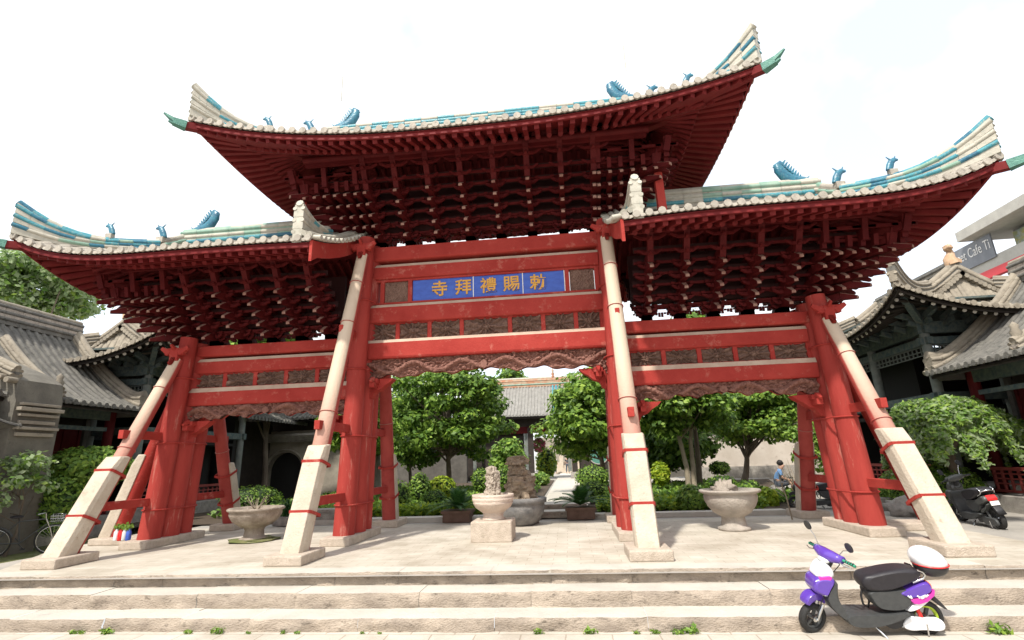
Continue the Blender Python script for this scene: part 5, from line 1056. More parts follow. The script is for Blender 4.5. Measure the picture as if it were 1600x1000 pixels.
pt = empty('potted_plant', 'strappy green plant in a dark trough behind the left stone bowl', 'potted plant', (at(450,815,2.9).x, 2.9, 0)); g = MB(); g.box((0,0,.12), (.7,.35,.24)); g.build('trough', [M['gstone']], pt, bevel=.01)
g = MB()
for i in range(40): a = random.uniform(0, 6.28); L = random.uniform(.4,.8); b0 = Vector((random.uniform(-.25,.25), random.uniform(-.1,.1), .22)); m_ = b0+Vector((math.cos(a)*L*.3, math.sin(a)*L*.3, L*.6)); e_ = b0+Vector((math.cos(a)*L*.7, math.sin(a)*L*.7, L*.55)); g.bar(b0, m_, .04, .004, 0); g.bar(m_, e_, .04, .004, 0, .008, .004)
g.build('leaves', [M['palm']], pt, recalc=False)
# ================================================================= stone bowls, rocks
def bowl(name, label, u, v, r, prof, m, soil=True, extra=None):
    p = atz(u, v, 0.0); p.y += extra or 0; t = empty(name, label, 'stone bowl', (p.x, p.y, 0)); g = MB(); g.lathe([(a*r, b*r) for a, b in prof], (0,0,0), 40, 0, cap=False); g.build('basin', [m], t); return t, p
profL = [(.001,.02),(.55,.02),(.55,.10),(.40,.16),(.36,.42),(.40,.52),(.60,.62),(.86,.82),(.97,1.02),(1.0,1.10),(.99,1.22),(1.08,1.26),(1.10,1.33),(1.05,1.37),(.93,1.36),(.90,1.25),(.001,1.22)]
tL, pL = bowl('stone_bowl', 'weathered brown grey stone bowl on a squat foot between the left struts', 396, 844, .55, [(a, b*.92) for a, b in profL], mat('brown_bowl_stone', (.20,.16,.125), (.34,.29,.24), .9, 4, .8, 25, (.48,.42,.36), c3amt=.6))
g = MB(); g.blob((0,0,.025), (.55,.5,.03), 3, 0, .3); g.build('moss_patch', [M['moss']], tL)
g = MB()
for i in range(26): a = random.uniform(0, 6.28); g.bar((0,0,.60), (math.cos(a)*.26, math.sin(a)*.26, random.uniform(.75, .95)), .012, .012, 0, .004, .004)
g.build('twigs', [M['barkl']], tL)
profR = [(.001,.0),(.56,.0),(.58,.10),(.50,.14),(.44,.18),(.40,.46),(.46,.50),(.66,.62),(.84,.84),(.93,1.04),(.95,1.20),(.92,1.27),(1.06,1.33),(1.10,1.38),(1.07,1.43),(.94,1.42),(.90,1.32),(.001,1.28)]
tR, pR = bowl('stone_bowl', 'grey stone bowl on a pale foot in the right bay', 1148, 828, .56, profR, mat('grey_bowl_stone', (.28,.25,.215), (.42,.37,.32), .9, 3, .8, 25, (.26,.21,.18), c3amt=.6))
g = MB(); g.blob((-.12,0,.80), (.20,.14,.15), 8, 0, .5); g.blob((.06,.05,.78), (.12,.1,.10), 9, 0, .5); g.build('rock', [M['carvestone']], tR)
profC = [(.001,.0),(.52,.0),(.56,.05),(.48,.12),(.46,.22),(.50,.26),(.48,.30),(.56,.36),(.84,.56),(.93,.72),(.96,.78),(.93,.80),(.99,.88),(1.0,.98),(.97,1.0),(1.0,1.04),(1.0,1.14),(.92,1.15),(.88,1.08),(.001,1.05)]
pC = at(767, 845, -.75); pC.z = 0
tC = empty('stone_bowl', 'carved pinkish stone bowl on a rough square block in the middle of the central bay', 'stone bowl', (pC.x, -.35, 0))
g = MB(); g.box((0,0,.19), (.82,.72,.40)); g.build('block', [M['plinth']], tC, bevel=.03)
g = MB(); g.lathe([(a*.43, .385+b*.43) for a, b in profC], (0,0,0), 44, 0, cap=False); g.build('basin', [mat('pink_bowl_stone', (.50,.40,.33), (.60,.50,.42), .9, 5, .9, 30, (.36,.27,.22), c3amt=.6)], tC)
def craggy(g, c, h, w, seed, m=0, d=None, n=26):
    from mathutils import noise
    c = Vector(c); d = d or w
    def fn(u, v):
        a = 2*math.pi*u; k = (1-.25*v)*(1 if v < .93 else max(0, (1-v)/.07)**.5); q = Vector((math.cos(a)*1.3, math.sin(a)*1.3, v*h/w*1.8))+Vector((seed*7.1, seed, 0))
        e = 1+.45*noise.noise(q*1.4)+.38*noise.noise(q*3.1)+.2*noise.noise(q*7); return c+Vector((math.cos(a)*w*.5*k*e, math.sin(a)*d*.5*k*e, h*v))
    g.grid(fn, n, n, m, False)
g = MB(); craggy(g, (-.02,0,.86), .58, .26, 3); craggy(g, (.05,.02,.86), .50, .22, 9); craggy(g, (0,0,.84), .14, .36, 5); g.build('scholar_rock', [mat('pale_scholar_rock', (.30,.25,.20), (.44,.38,.31), .95, 9, 1.0, 22, (.16,.13,.10), c3amt=.52)], tC)
pD = Vector((at(812, 812, 1.8).x, 2.0, 0))
tD = empty('stone_basin', 'dark grey round stone basin behind the central bowl', 'stone basin', (pD.x, pD.y, 0)); g = MB(); g.lathe([(.001,.0),(.35,.0),(.42,.06),(.58,.28),(.62,.44),(.60,.50),(.66,.52),(.67,.62),(.60,.64),(.56,.58),(.001,.56)], (0,0,0), 36, 0, cap=False); g.build('basin', [mat('dark_basin_stone', (.12,.12,.12), (.24,.23,.22), .9, 4, .8, 30, (.34,.32,.29), c3amt=.6)], tD)
tr = MB(); craggy(tr, (pD.x+.02,pD.y,.56), .62, .80, 12); craggy(tr, (pD.x-.02,pD.y,1.08), .42, .50, 14); craggy(tr, (pD.x-.02,pD.y-.02,1.42), .22, .50, 15, d=.45)
# merge into one leaning stack
o = tr.build('stacked_rock', [M['rock']]); tag(o, 'layered brown rock standing in the dark basin behind the central bowl', 'rock')
for (u, v, y, r, lab, mt) in ((846, 816, 2.3, .20, 'small rounded pale stone beside the dark basin', 'gstone'),(522, 812, 4.2, .0, '', ''),):
    if r: g = MB(); g.blob((at(u, v, y).x-.2, y, r*.8), (r,r,r), 2, 0, .08); tag(g.build('stone_ball', [M[mt]]), lab, 'stone')
g = MB(); p = at(515, 812, 3.4); craggy(g, (p.x+.05, 4.6, 0), .95, .62, 22); tag(g.build('garden_rock', [M['rock']]), 'upright tan rock behind the left inner strut', 'rock')
g = MB(); p = at(515, 812, 3.4); g.box((p.x, 3.35, .17), (1.1,.4,.26)); g.box((p.x, 3.35, .33), (1.25,.5,.09)); tag(g.build('stone_trough', [M['gstone']], bevel=.015), 'long low stone trough behind the left inner strut', 'trough')
g = MB(); g.blob((13.3, 3.1, .1), (.8,.5,.42), 7, 0, .25, 24, 16); tag(g.build('garden_rock', [M['gstone']]), 'large smooth grey boulder at the right edge by the dark scooter', 'rock')
g = MB(); g.blob((9.9, 2.9, .08), (.45,.3,.26), 8, 0, .3, 20, 14); tag(g.build('garden_rock', [M['gstone']]), 'small grey rock between the right outer pillars and strut', 'rock')
# edging stones on the right, behind the strut
g = MB(); g.box((10.3, 4.4, .05), (2.6, .5, .35)); tag(g.build('stone_bench', [M['gstone']], bevel=.02), 'low stone slab edging behind the right outer strut', 'bench')
# sapling and stake
g = MB(); p = atz(1238, 812, 0); g.tube([(p.x, p.y, 0), (p.x-.05, p.y, .5), (p.x-.14, p.y, .95)], [.018,.015,.01], 6)
for i in range(12): a = random.uniform(0, 6.28); z = random.uniform(.5,.95); g.bar((p.x-.1, p.y, z), (p.x-.1+math.cos(a)*.3, p.y+math.sin(a)*.3, z+random.uniform(.1,.4)), .012, .012, 0, .004, .004)
tag(g.build('sapling', [M['barkl']]), 'bare thin sapling standing in the paving in front of the seated person', 'sapling')
t = at(1250, 775, 7.2); g = MB()
for i in range(46): a = random.uniform(0, 6.28); L = random.uniform(.6,1.3); b0 = Vector((t.x, 7.2, .05)); e_ = b0+Vector((math.cos(a)*.5*L, math.sin(a)*.5*L, L)); g.bar(b0, e_, .02, .02, 0, .005, .005)
tag(g.build('bare_shrub', [M['barkl']]), 'bare twiggy shrub just right of the seated person', 'shrub')
# bottled flowers at the left pillar cluster
GV = 'little bottles with plants'
for i, (dx_, c_) in enumerate(((-.16,'whitep'),(-.04,'redl'),(.08,'lens'),(.2,'plaque'))):
    p = Vector((-7.78+dx_*.8, -.62, .155)); t = empty('plant_bottle', 'one of four small bottles of sprigs at the foot of the left pillars', 'bottle', p, GV)
    g = MB(); g.lathe([(.045,0),(.05,.02),(.05,.17),(.03,.21),(.03,.24)], (0,0,0), 12); g.build('bottle', [M[c_]], t); 
    P, N = clump_pts((p.x, p.y, p.z+.28), (.06,.06,.07), 40); leaf_mesh('sprig', P, N, .04, [M['leafA'], M['leafL']], t, rng.choice(2, 40))
# weeds along the steps
def weeds(u, v, z, s, lab, n=26):
    p = atz(u, v, z); t = Vector((p.x, min(p.y, -4.33), z)); P, N, = clump_pts((0,0,.05*s), (.15*s,.06*s,.06*s), n*2, .5, .2); o = leaf_mesh('weed', P, N, .034*s, [M['leafA'], M['leafL']], None, rng.choice(2, n*2), 2.4); o.location = (t.x, t.y+.0, t.z); tag(o, lab, 'weed', 'weeds growing at the foot of the steps')
for i, (u, v, s) in enumerate(((16,968,1),(140,980,1),(158,978,.9),(192,980,1.5),(305,984,1),(350,984,1.5),(398,984,.7),(447,986,.8),(470,988,.7),(570,986,.6),(598,985,.5),(842,986,1.2),(921,982,1.4),(990,976,.8),(1018,978,1.0),(1052,975,1.2),(1070,972,1.8),(1508,968,2.2),(1560,985,1.0))):
    q = ['beside the purple scooter', 'near the middle of the bottom step', 'near the left end of the bottom step'][0 if u > 1300 else 1 if u > 500 else 2]
    weeds(u, min(v, 986)+1, -.5, s*.5, 'small tuft of green weeds %s' % q)
for w_ in [o for o in bpy.data.objects if o.name.startswith('weed')]: w_['label'] = 'one of the green weed tufts at the foot of the bottom step'
w_['label'] = w_['label']
# ================================================================= vehicles
def scooter(name, label, front, rear, C, lean=.14, steer=.38, case=True, mirrors=True, lens_rear='orange', detail=True):
    front, rear = Vector(front), Vector(rear); d = rear-front; s = d.length/1.30
    t = empty(name, label, 'scooter', front); t.rotation_euler = (lean, 0, math.atan2(d.y, d.x)); t.rotation_mode = 'XYZ'; t.scale = (s, s, s)
    q = lambda a: ((a[0]-190)/672, (955-a[1])/672); P = lambda l: [q(a) for a in l]
    def part(mb, nm, m, par=t, bevel=0): return mb.build(nm, m if isinstance(m, list) else [m], par, bevel=bevel)
    def pil(nm, poly, hw, m, par=t, y0=0, round_=.82, sub=1):
        g = MB(); g.pillow(P(poly), [-hw, -hw*.86, -hw*.5, 0, hw*.5, hw*.86, hw], [round_, .96, 1, 1, 1, .96, round_], 0, y0); o = part(g, nm, m, par)
        if sub: md = o.modifiers.new('s', 'SUBSURF'); md.levels = 1; md.render_levels = 2
        return o
    # rear wheel
    def wheel(cx, cz, r, w, par, steerf=None, lime=False, nm='wheel'):
        f = steerf or (lambda p: p)
        g = MB(); n = 36; prof = [(r-.055, w*.42), (r-.03, w*.5), (r-.010, w*.40), (r, w*.18), (r, -w*.18), (r-.010, -w*.40), (r-.03, -w*.5), (r-.055, -w*.42)]
        vs = [f(Vector((cx+math.cos(2*math.pi*k/n)*a, b, cz+math.sin(2*math.pi*k/n)*a))) for a, b in prof for k in range(n)]; L = len(prof)
        g.add(vs, [(i*n+k, i*n+(k+1) % n, ((i+1) % L)*n+(k+1) % n, ((i+1) % L)*n+k) for i in range(L) for k in range(n)], 0, True); o = part(g, 'wheel', M['rubber'], par)
        g = MB()
        g.tube([f(Vector((cx+math.cos(2*math.pi*k/24)*(r-.06), 0, cz+math.sin(2*math.pi*k/24)*(r-.06)))) for k in range(26)], w*.28, 6, 1 if lime else 0, cap=False)
        for k in range(5): a = 2*math.pi*k/5; g.bar(f(Vector((cx, 0, cz))), f(Vector((cx+math.cos(a)*(r-.06), 0, cz+math.sin(a)*(r-.06)))), .035, .03, 0)
        g.tube([f(Vector((cx, -w*.6, cz))), f(Vector((cx, w*.6, cz)))], .035, 12, 2); part(g, 'rim', [M['greypl'], M['lime'] if lime else M['greypl'], M['chrome']], o); return o
    ax0 = Vector((.10, 0, .45)); Rz = Matrix.Rotation(steer, 3, Vector((.35, 0, 1)).normalized()); SF = lambda p: Rz @ (Vector(p)-ax0)+ax0
    wheel(0, .182, .182, .095, t, SF); wheel(1.30, .195, .197, .10, t, None, case)
    def steerpart(mb, nm, m, par=t, sub=0):
        mb.v = [tuple(SF(v)) for v in mb.v]; o = part(mb, nm, m, par)
        if sub: md = o.modifiers.new('s', 'SUBSURF'); md.levels = 1; md.render_levels = 2
        return o
    g = MB(); poly = P([(100,690),(112,650),(150,618),(200,606),(245,618),(280,655),(296,705),(286,726),(262,690),(225,668),(180,662),(140,685),(118,712)]); g.pillow(poly, [-.068,-.055,0,.055,.068], [.9,.98,1,.98,.9]); steerpart(g, 'front_fender', C['main'], sub=1)
    g = MB()
    for y in (-.075, .075): g.tube([q((190,832))+(0,) and (0, y, .182), (.10, y, .36)], .020, 8)
    g.tube([(.06, 0, .34), (.23, 0, .80)], .03, 8); steerpart(g, 'fork', M['chrome'])
    pil('leg_shield', [(186,592),(200,512),(225,486),(300,476),(378,492),(372,530),(345,565),(322,600),(300,650),(262,632),(215,615)], .165, C['main'], round_=.70)
    pil('front_cover', [(222,490),(242,440),(268,398),(302,372),(342,384),(384,440),(382,500),(330,500),(270,496)], .125, C['second'], round_=.68)
    if detail: g = MB(); g.pillow(P([(245,505),(250,482),(330,472),(345,480),(335,500),(290,512)]), [-.158,-.155,.155,.158], [1,1,1,1]); part(g, 'decal', M['magenta'])
    pil('inner_shield', [(376,498),(392,530),(350,600),(405,720),(440,790),(440,832),(400,815),(330,745),(282,668),(305,600),(350,545)], .155, M['greypl'], round_=.92)
    g = MB(); g.pillow(P([(262,632),(270,600),(300,568),(318,560),(312,600),(290,635)]), [-.158,-.12,.12,.158], [.75,1,1,.75]); part(g, 'turn_signal', M['lens'])
    pil('floorboard', [(400,800),(440,772),(600,772),(720,778),(870,750),(950,765),(860,800),(760,838),(660,868),(480,876),(425,850)], .165, M['greypl'], round_=.93)
    pil('underseat_panel', [(606,598),(700,590),(900,585),(1010,560),(955,650),(945,690),(900,742),(800,752),(690,742),(650,700),(628,650)], .135, M['greypl'], round_=.90)
    pil('belly', [(720,830),(850,775),(950,750),(980,800),(900,840),(812,905),(730,892)], .10, M['blackpl'], round_=.95)
    pil('side_panel', [(822,610),(930,575),(1062,508),(1100,535),(1118,580),(1085,608),(1000,640),(930,652),(880,636)], .148, C['main'], round_=.80)
    if detail:
        g = MB(); g.pillow(P([(925,655),(1000,640),(1080,612),(1116,582),(1108,625),(1050,672),(985,692),(945,686)]), [-.143,-.14,.14,.143], [.96,1,1,.96]); part(g, 'decal', M['magenta'])
        g = MB()
        for i, (a, b) in enumerate((((905,622),(925,640)),((925,622),(935,645)),((975,622),(1000,640)),((985,640),(1040,618)),((1005,645),(1060,616)),((1020,632),(1048,628)))): A, B = q(a), q(b); g.bar((A[0], -.1475, A[1]), (B[0], -.1475, B[1]), .006, .016)
        part(g, 'decal', C['second'])
    pil('tail_panel', [(945,694),(1040,676),(1112,600),(1108,640),(1045,692),(965,748),(885,762),(900,735)], .125, C['second'], round_=.9)
    pil('seat', [(578,545),(584,500),(615,474),(680,462),(770,440),(900,420),(1000,424),(1045,440),(1055,478),(1000,515),(900,560),(800,596),(700,604),(628,602),(596,580)], .150, M['seat'], round_=.74)
    pil('tail_light', [(1062,505),(1102,530),(1124,568),(1118,600),(1098,565)], .085, M[lens_rear], round_=.9)
    if lens_rear != 'orange': g = MB(); g.box((1.405, 0, .50), (.02, .15, .08), Matrix.Rotation(-.25, 3, 'Y')); part(g, 'blank_plate', M['white'])
    pil('mudguard', [(1092,620),(1120,630),(1175,690),(1226,758),(1200,750),(1120,680)], .065, M['blackpl'], round_=.9, sub=0)
    pil('motor_cover', [(842,874),(872,822),(915,786),(960,800),(1050,808),(1120,796),(1165,835),(1170,880),(1140,905),(1060,900),(980,893),(900,908)], .028, C['second'] if case else M['greypl'], y0=-.095, round_=.85)
    g = MB()
    for y in (-.075,.075): A, B = q((980,720)), q((1012,815)); g.tube([(A[0], y, A[1]), (B[0], y, B[1])], .024, 8)
    part(g, 'shock_absorber', C['shock'])
    g = MB(); A, B = q((650,880)), q((715,975)); g.tube([(A[0], -.09, A[1]), (B[0], -.22, B[1]+.02)], .014, 8); g.bar((B[0]-.02, -.22, B[1]+.02), (B[0]+.05, -.22, B[1]+.02), .03, .012); part(g, 'side_stand', M['chrome'])
    g = MB(); A, B = q((890,900)), q((1030,900)); g.tube([(q((1025,845))[0], -.125, q((1025,845))[1]), (q((1028,930))[0], -.125, q((1028,930))[1])], .010, 6); part(g, 'foot_peg', M['chrome'])
    g = MB(); g.tube([(q(p)[0], -.0, q(p)[1]) for p in ((610,610),(596,660),(604,725),(640,755),(655,700),(640,640))], .013, 6); part(g, 'bag_hook', M['blackpl'])
    if detail:      # scribbled script on the shield, control cables
        g = MB()
        for a, b in (((212,512),(240,500)),((236,498),(244,520)),((250,520),(262,500)),((262,500),(276,518)),((215,530),(262,534))): A, B = q(a), q(b); g.bar((A[0], -.150, A[1]), (B[0], -.150, B[1]), .006, .010)
        part(g, 'decal', C['second'])
    g = MB()
    for sy, dx in ((-1, .0), (1, .02)): g.tube([(.30+dx, sy*.12, .93), (.36+dx, sy*.10, .84), (.30, sy*.05, .74), (.27, 0, .70)], .006, 5)
    g.tube([(.03, -.085, .20), (.05, -.11, .32), (.12, -.09, .44)], .006, 5); part(g, 'cable', M['blackpl'])
    # handlebar assembly, turned
    hc = Vector((.262, 0, .925)); g = MB(); n = 9
    vs = []; N = 12
    for i in range(n): 
        f = i/(n-1)*2-1; ry = .052+.03*math.cos(f*math.pi/2); rz = .045+.035*math.cos(f*math.pi/2)**1.5; c = hc+Vector((.035*abs(f)**1.5, f*.20, .0+.015*abs(f)))
        vs += [c+Vector((math.cos(2*math.pi*k/N)*ry, 0, math.sin(2*math.pi*k/N)*rz)) for k in range(N)]
    g.add(vs, [(i*N+k, i*N+(k+1) % N, (i+1)*N+(k+1) % N, (i+1)*N+k) for i in range(n-1) for k in range(N)]+[tuple(range(N)), tuple(reversed(range((n-1)*N, n*N)))], 0, True); steerpart(g, 'handlebar_cover', C['main'])
    g = MB(); g.blob(hc+Vector((-.055, 0, -.045)), (.05, .085, .038), 1, 0, 0, 20, 12); steerpart(g, 'headlight', M['lens'])
    g = MB(); g.tube([hc+Vector((.03,0,-.05)), Vector((.24,0,.80))], .06, 12); steerpart(g, 'steering_neck', M['blackpl'])
    for sy in (-1, 1):
        g = MB(); g.tube([hc+Vector((.045, sy*.19, .012)), hc+Vector((.07, sy*.35, .0))], .018, 10); 
        if detail:
            for k in range(4): g.tube([hc+Vector((.052+.004*k, sy*(.235+.028*k), .01)), hc+Vector((.053+.004*k, sy*(.245+.028*k), .01))], .020, 10, 1)
        steerpart(g, 'grip', [C['grip'], M['blackpl']])
        g = MB(); g.tube([hc+Vector((-.0, sy*.18, .0)), hc+Vector((-.02, sy*.26, -.015)), hc+Vector((.02, sy*.34, -.02))], .007, 6); steerpart(g, 'brake_lever', M['chrome'])
        if mirrors:
            g = MB(); a = hc+Vector((.03, sy*.15, .05)); e = a+Vector((-.03 if sy > 0 else .04, sy*.10, .18 if sy > 0 else .10)); g.tube([a, a.lerp(e, .5)+Vector((0,0,.03)), e], .006, 6, 1); c = e+Vector((0, sy*.03, .05))
            n2 = 20; R2 = Matrix.Rotation(-.3, 3, 'Y'); rim = [c+R2 @ Vector((0, math.cos(2*math.pi*k/n2)*.052, math.sin(2*math.pi*k/n2)*.062)) for k in range(n2)]; bk = [p+Vector((-.022,0,0)) for p in rim]
            g.add(rim+bk, [tuple(range(n2)), tuple(reversed(range(n2, 2*n2)))]+[(k, (k+1) % n2, n2+(k+1) % n2, n2+k) for k in range(n2)]); steerpart(g, 'mirror', [M['blackpl'], M['chrome']])
    if case:
        g = MB(); g.blob((1.425, 0, .87), (.195, .19, .155), 1, 0, 0, 28, 16)
        g.v = [(x+(z-.87)*-.20, y, max(z, .82)+(-.10*(x-1.42) if z > .83 else 0)) for x, y, z in g.v]; o = part(g, 'top_case', C['second'])
        g = MB(); g.blob((1.445, 0, .795), (.182, .176, .125), 1, 0, 0, 28, 16); g.v = [(x, y, min(z, .818)) for x, y, z in g.v]; part(g, 'case_base', M['blackpl'], o)
        g = MB(); g.tube([(1.445+math.cos(2*math.pi*k/30)*.188, math.sin(2*math.pi*k/30)*.183, .82) for k in range(32)], .006, 6, cap=False); part(g, 'case_seam', M['redl'], o)
    g = MB()
    for sy in (-1, 1): g.tube([(q(p)[0], sy*.12, q(p)[1]) for p in ((965,528),(1050,498),(1066,470),(1050,445),(1010,430))], .013, 8)
    g.tube([(q((1066,470))[0], -.12, q((1066,470))[1]), (q((1100,455))[0], -.05, q((1100,455))[1]), (q((1100,455))[0], .05, q((1100,455))[1]), (q((1066,470))[0], .12, q((1066,470))[1])], .013, 8); part(g, 'rear_rack', M['chrome'])
    return t
fw, rw_ = atz(1272, 988, -.5), atz(1449, 990, -.5)
scooter('scooter', 'purple and white electric scooter with white top case parked before the steps', fw, rw_, dict(main=M['purple'], second=M['whitep'], shock=M['redl'], grip=M['greengrip']))
SCR = atz(1566, 827, -.09); SCF = atz(1518, 817, -.09); SCF = SCR+(SCF-SCR).normalized()*1.3; print('SC', SCR, SCF)
M['gunmetal'] = mat('dusty_grey_paint', (.06,.065,.06), (.09,.09,.085), .4, 4, .05, 30, coat=.3); M['brownp'] = flat('brown_seat', (.09,.05,.04), .5)
scooter('scooter', 'dusty dark grey scooter seen from behind by the clipped ball shrub', SCF, SCR, dict(main=M['gunmetal'], second=M['gunmetal'], shock=M['greypl'], grip=M['blackpl']), .12, .3, False, True, 'redl', False)
scooter('scooter', 'dark scooter half hidden between the right outer pillars and rear strut', (8.0, 4.6, -.05), (9.2, 4.3, -.05), dict(main=M['blackpl'], second=M['greypl'], shock=M['redl'], grip=M['blackpl']), .1, -.3, False, False, 'redl', False)
# bicycle
def bicycle(loc, rz, label):
    t = empty('bicycle', label, 'bicycle', loc); t.rotation_euler = (.12, 0, rz)
    for cx in (0, 1.08):
        g = MB(); g.tube([(cx+math.cos(2*math.pi*k/40)*.33, 0, .34+math.sin(2*math.pi*k/40)*.33) for k in range(42)], .016, 8, cap=False); w = g.build('wheel', [M['rubber']], t)
        g = MB(); g.tube([(cx+math.cos(2*math.pi*k/40)*.305, 0, .34+math.sin(2*math.pi*k/40)*.305) for k in range(42)], .008, 6, cap=False)
        for k in range(24): a = 2*math.pi*k/24; g.bar((cx, 0, .34), (cx+math.cos(a)*.305, 0, .34+math.sin(a)*.305), .003, .003)
        g.tube([(cx,-.05,.34),(cx,.05,.34)], .022, 8); g.build('rim', [M['chrome']], w)
    g = MB(); S_ = (.42,0,.80); BB = (.48,0,.30); H = (.90,0,.82)
    for a, b in ((S_, BB), (BB, (.93,0,.70)), (S_, H), (S_, (0,.0,.34)), (BB, (0,0,.34))): g.tube([a, b], .016, 8)
    g.build('frame', [M['greypl']], t)
    g = MB(); g.tube([H, (1.0,0,.60), (1.08,0,.34)], .017, 8); g.tube([H, (.88,0,.95)], .014, 8); g.tube([(.78,-.28,.98),(.88,-.12,.98),(.88,.12,.98),(.78,.28,.98)], .012, 8); g.build('handlebar', [M['chrome']], t)
    g = MB(); g.tube([S_, (.40,0,.88)], .013, 8); g.blob((.36,0,.91), (.13,.08,.035), 1, 0, .05); g.build('saddle', [M['seat']], t)
    g = MB(); g.tube([(math.cos(a)*.36, 0, .34+math.sin(a)*.36) for a in [R(20+i*13) for i in range(12)]], .02, 6, flat=1.5); g.build('mudguard', [M['greypl']], t)
    g = MB(); g.tube([(BB[0]-.0,-.06,.30),(BB[0]+.1,-.06,.18)], .009, 6); g.tube([(BB[0],.06,.30),(BB[0]-.1,.06,.42)], .009, 6); g.box((BB[0]+.1,-.1,.18), (.09,.07,.02)); g.build('pedals', [M['blackpl']], t)
    g = MB(); 
    for z in (.78,.84,.9): g.add([(1.0,-.14,z),(1.24,-.14,z),(1.24,.14,z),(1.0,.14,z)], []); g.tube([(1.0,-.14,z),(1.24,-.14,z),(1.24,.14,z),(1.0,.14,z),(1.0,-.14,z)], .005, 5)
    for k in range(6): g.tube([(1.0+.048*k,-.14,.9),(1.02+.036*k,-.11,.72),(1.02+.036*k,.11,.72),(1.0+.048*k,.14,.9)], .004, 5)
    g.build('basket', [M['chrome']], t)
bp = atz(28, 868, -.285); bicycle((-11.7, .1, -.29), R(38), 'old dark bicycle with a basket standing in the shade at the far left')
# ================================================================= people
def person(label, loc, joints, edges, radii, clothes, rz=0, s=1.0, root=0, head=None):
    t = empty('person', label, 'person', loc); t.rotation_euler = (0,0,rz); t.scale = (s,s,s)
    def skin(name, J, E, Rr, m, par, root=0, sub=2):
        me = bpy.data.meshes.new(name); me.from_pydata(J, E, []); o = bpy.data.objects.new(name, me); COL.objects.link(o); o.parent = par
        md = o.modifiers.new('skin', 'SKIN'); md.use_smooth_shade = True
        for i, r in enumerate(Rr): me.skin_vertices[0].data[i].radius = (r, r) if not isinstance(r, tuple) else r
        me.skin_vertices[0].data[root].use_root = True; o.modifiers.new('s', 'SUBSURF').levels = sub; me.materials.append(m); return o
    b = skin('body', joints, edges, radii, M['skin'], t, root)
    for nm, J, E, Rr, m in clothes: skin(nm, J, E, Rr, m, b)
    if head: g = MB(); g.blob(head, (.102,.092,.098), 2, 0, .10, 18, 12, 5.0); g.build('hair', [M['hair']], b)
    return t, b
# seated, facing +x, feet forward, elbows on the knees
J = [(0,0,.48),(.03,0,.66),(.10,0,.86),(.12,0,.91),(.15,0,.96),(.18,0,1.04),(.19,0,1.12),
     (.02,-.09,.47),(.42,-.11,.50),(.40,-.12,.10),(.52,-.13,.04),(.02,.09,.47),(.44,.11,.50),(.50,.12,.10),(.62,.13,.04),
     (.10,-.18,.88),(.16,-.22,.66),(.36,-.12,.58),(.45,-.08,.58),(.10,.18,.88),(.18,.22,.66),(.38,.12,.58),(.46,.07,.58),(.29,0,1.05)]
E = [(0,1),(1,2),(2,3),(3,4),(4,5),(5,6),(0,7),(7,8),(8,9),(9,10),(0,11),(11,12),(12,13),(13,14),(2,15),(15,16),(16,17),(17,18),(2,19),(19,20),(20,21),(21,22),(5,23)]
Rr = [.13,.12,.13,.055,.07,.09,.075,.09,.062,.042,.035,.09,.062,.042,.035,.05,.042,.032,.03,.05,.042,.032,.03,.012]
cl = [('shirt', [(0,0,.50),(.03,0,.68),(.10,0,.86),(.13,0,.95),(.10,-.18,.88),(.15,-.215,.72),(.10,.18,.88),(.165,.215,.72)], [(0,1),(1,2),(2,3),(2,4),(4,5),(2,6),(6,7)], [.15,.14,.145,.07,.065,.062,.065,.062], M['shirt']),
      ('shorts', [(0,0,.46),(.02,-.09,.47),(.36,-.11,.50),(.02,.09,.47),(.38,.11,.50)], [(0,1),(1,2),(0,3),(3,4)], [.15,.105,.085,.105,.085], M['trouser'])]
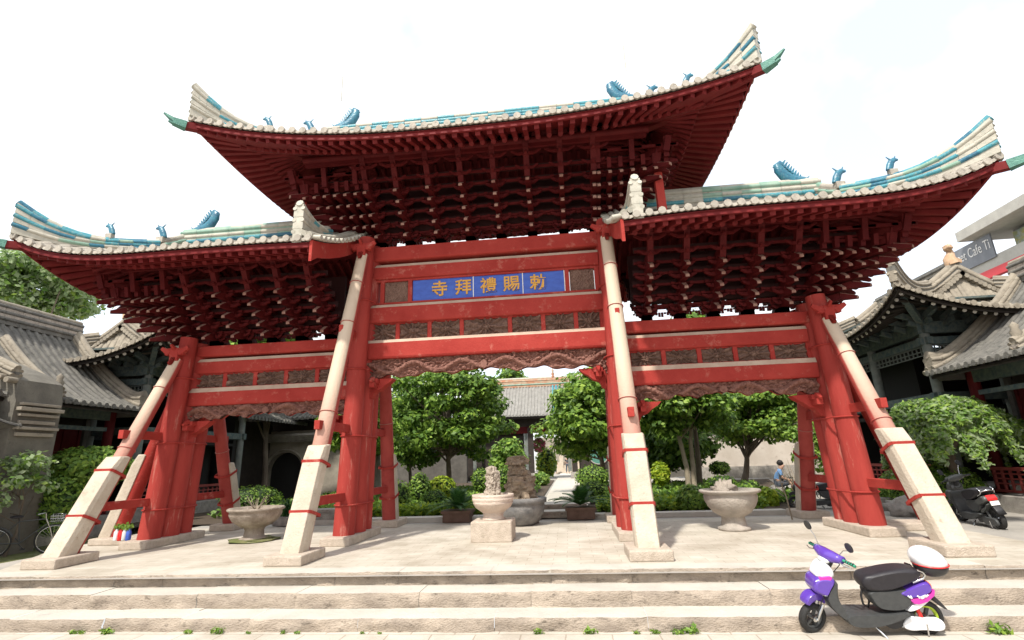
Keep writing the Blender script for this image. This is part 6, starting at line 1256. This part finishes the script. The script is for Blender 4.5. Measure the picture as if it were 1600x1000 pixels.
pp = atz(1218, 782, 0.0); pp = Vector((at(1218, 770, 7.6).x, 7.6, 0)); pt_, pb = person('person in a blue shirt and dark shorts sitting on a low stone by the path', pp, J, E, Rr, cl, rz=-.3, head=(.16,0,1.145))
g = MB(); g.blob((pp.x-.05, 7.62, .20), (.30,.28,.24), 4, 0, .15); tag(g.build('low_stone', [M['gstone']]), 'low grey stone under the seated person', 'stone')
def stand(label, loc, top, bot, rz):
    J = [(0,0,.93),(0,0,1.15),(0,0,1.38),(0,0,1.48),(0,0,1.56),(0,0,1.66),(.0,-.10,.90),(.03,-.11,.50),(0,-.11,.07),(.14,-.12,.04),(0,.10,.90),(-.05,.11,.50),(-.10,.11,.07),(.04,.12,.04),(0,-.19,1.38),(-.02,-.25,1.10),(.06,-.26,.86),(0,.19,1.38),(.02,.25,1.10),(.08,.26,.86)]
    E = [(0,1),(1,2),(2,3),(3,4),(4,5),(0,6),(6,7),(7,8),(8,9),(0,10),(10,11),(11,12),(12,13),(2,14),(14,15),(15,16),(2,17),(17,18),(18,19)]
    Rr = [.12,.11,.12,.05,.07,.08,.085,.06,.04,.035,.085,.06,.04,.035,.05,.04,.03,.05,.04,.03]
    cl = [('shirt', [(0,0,.95),(0,0,1.15),(0,0,1.38),(0,-.19,1.37),(0,-.24,1.18),(0,.19,1.37),(0,.24,1.18)], [(0,1),(1,2),(2,3),(3,4),(2,5),(5,6)], [.14,.13,.13,.065,.055,.065,.055], top), ('trousers', [(0,0,.93),(0,-.1,.88),(.03,-.11,.5),(0,-.11,.14),(0,.1,.88),(-.05,.11,.5),(-.10,.11,.14)], [(0,1),(1,2),(2,3),(0,4),(4,5),(5,6)], [.14,.10,.08,.06,.10,.08,.06], bot)]
    return person(label, loc, J, E, Rr, cl, rz, head=(-.03,0,1.70))
q_ = at(888, 745, 41); stand('distant person in dark clothes walking near the far stone gateway', (q_.x, 41, .03), flat('dark_shirt', (.05,.05,.06)), M['trouser'], 1.2)
q_ = at(868, 742, 42); stand('distant person in pale clothes at the left post of the far gateway', (q_.x, 42, .03), flat('pale_shirt', (.5,.5,.5)), M['trouser'], -1.2)
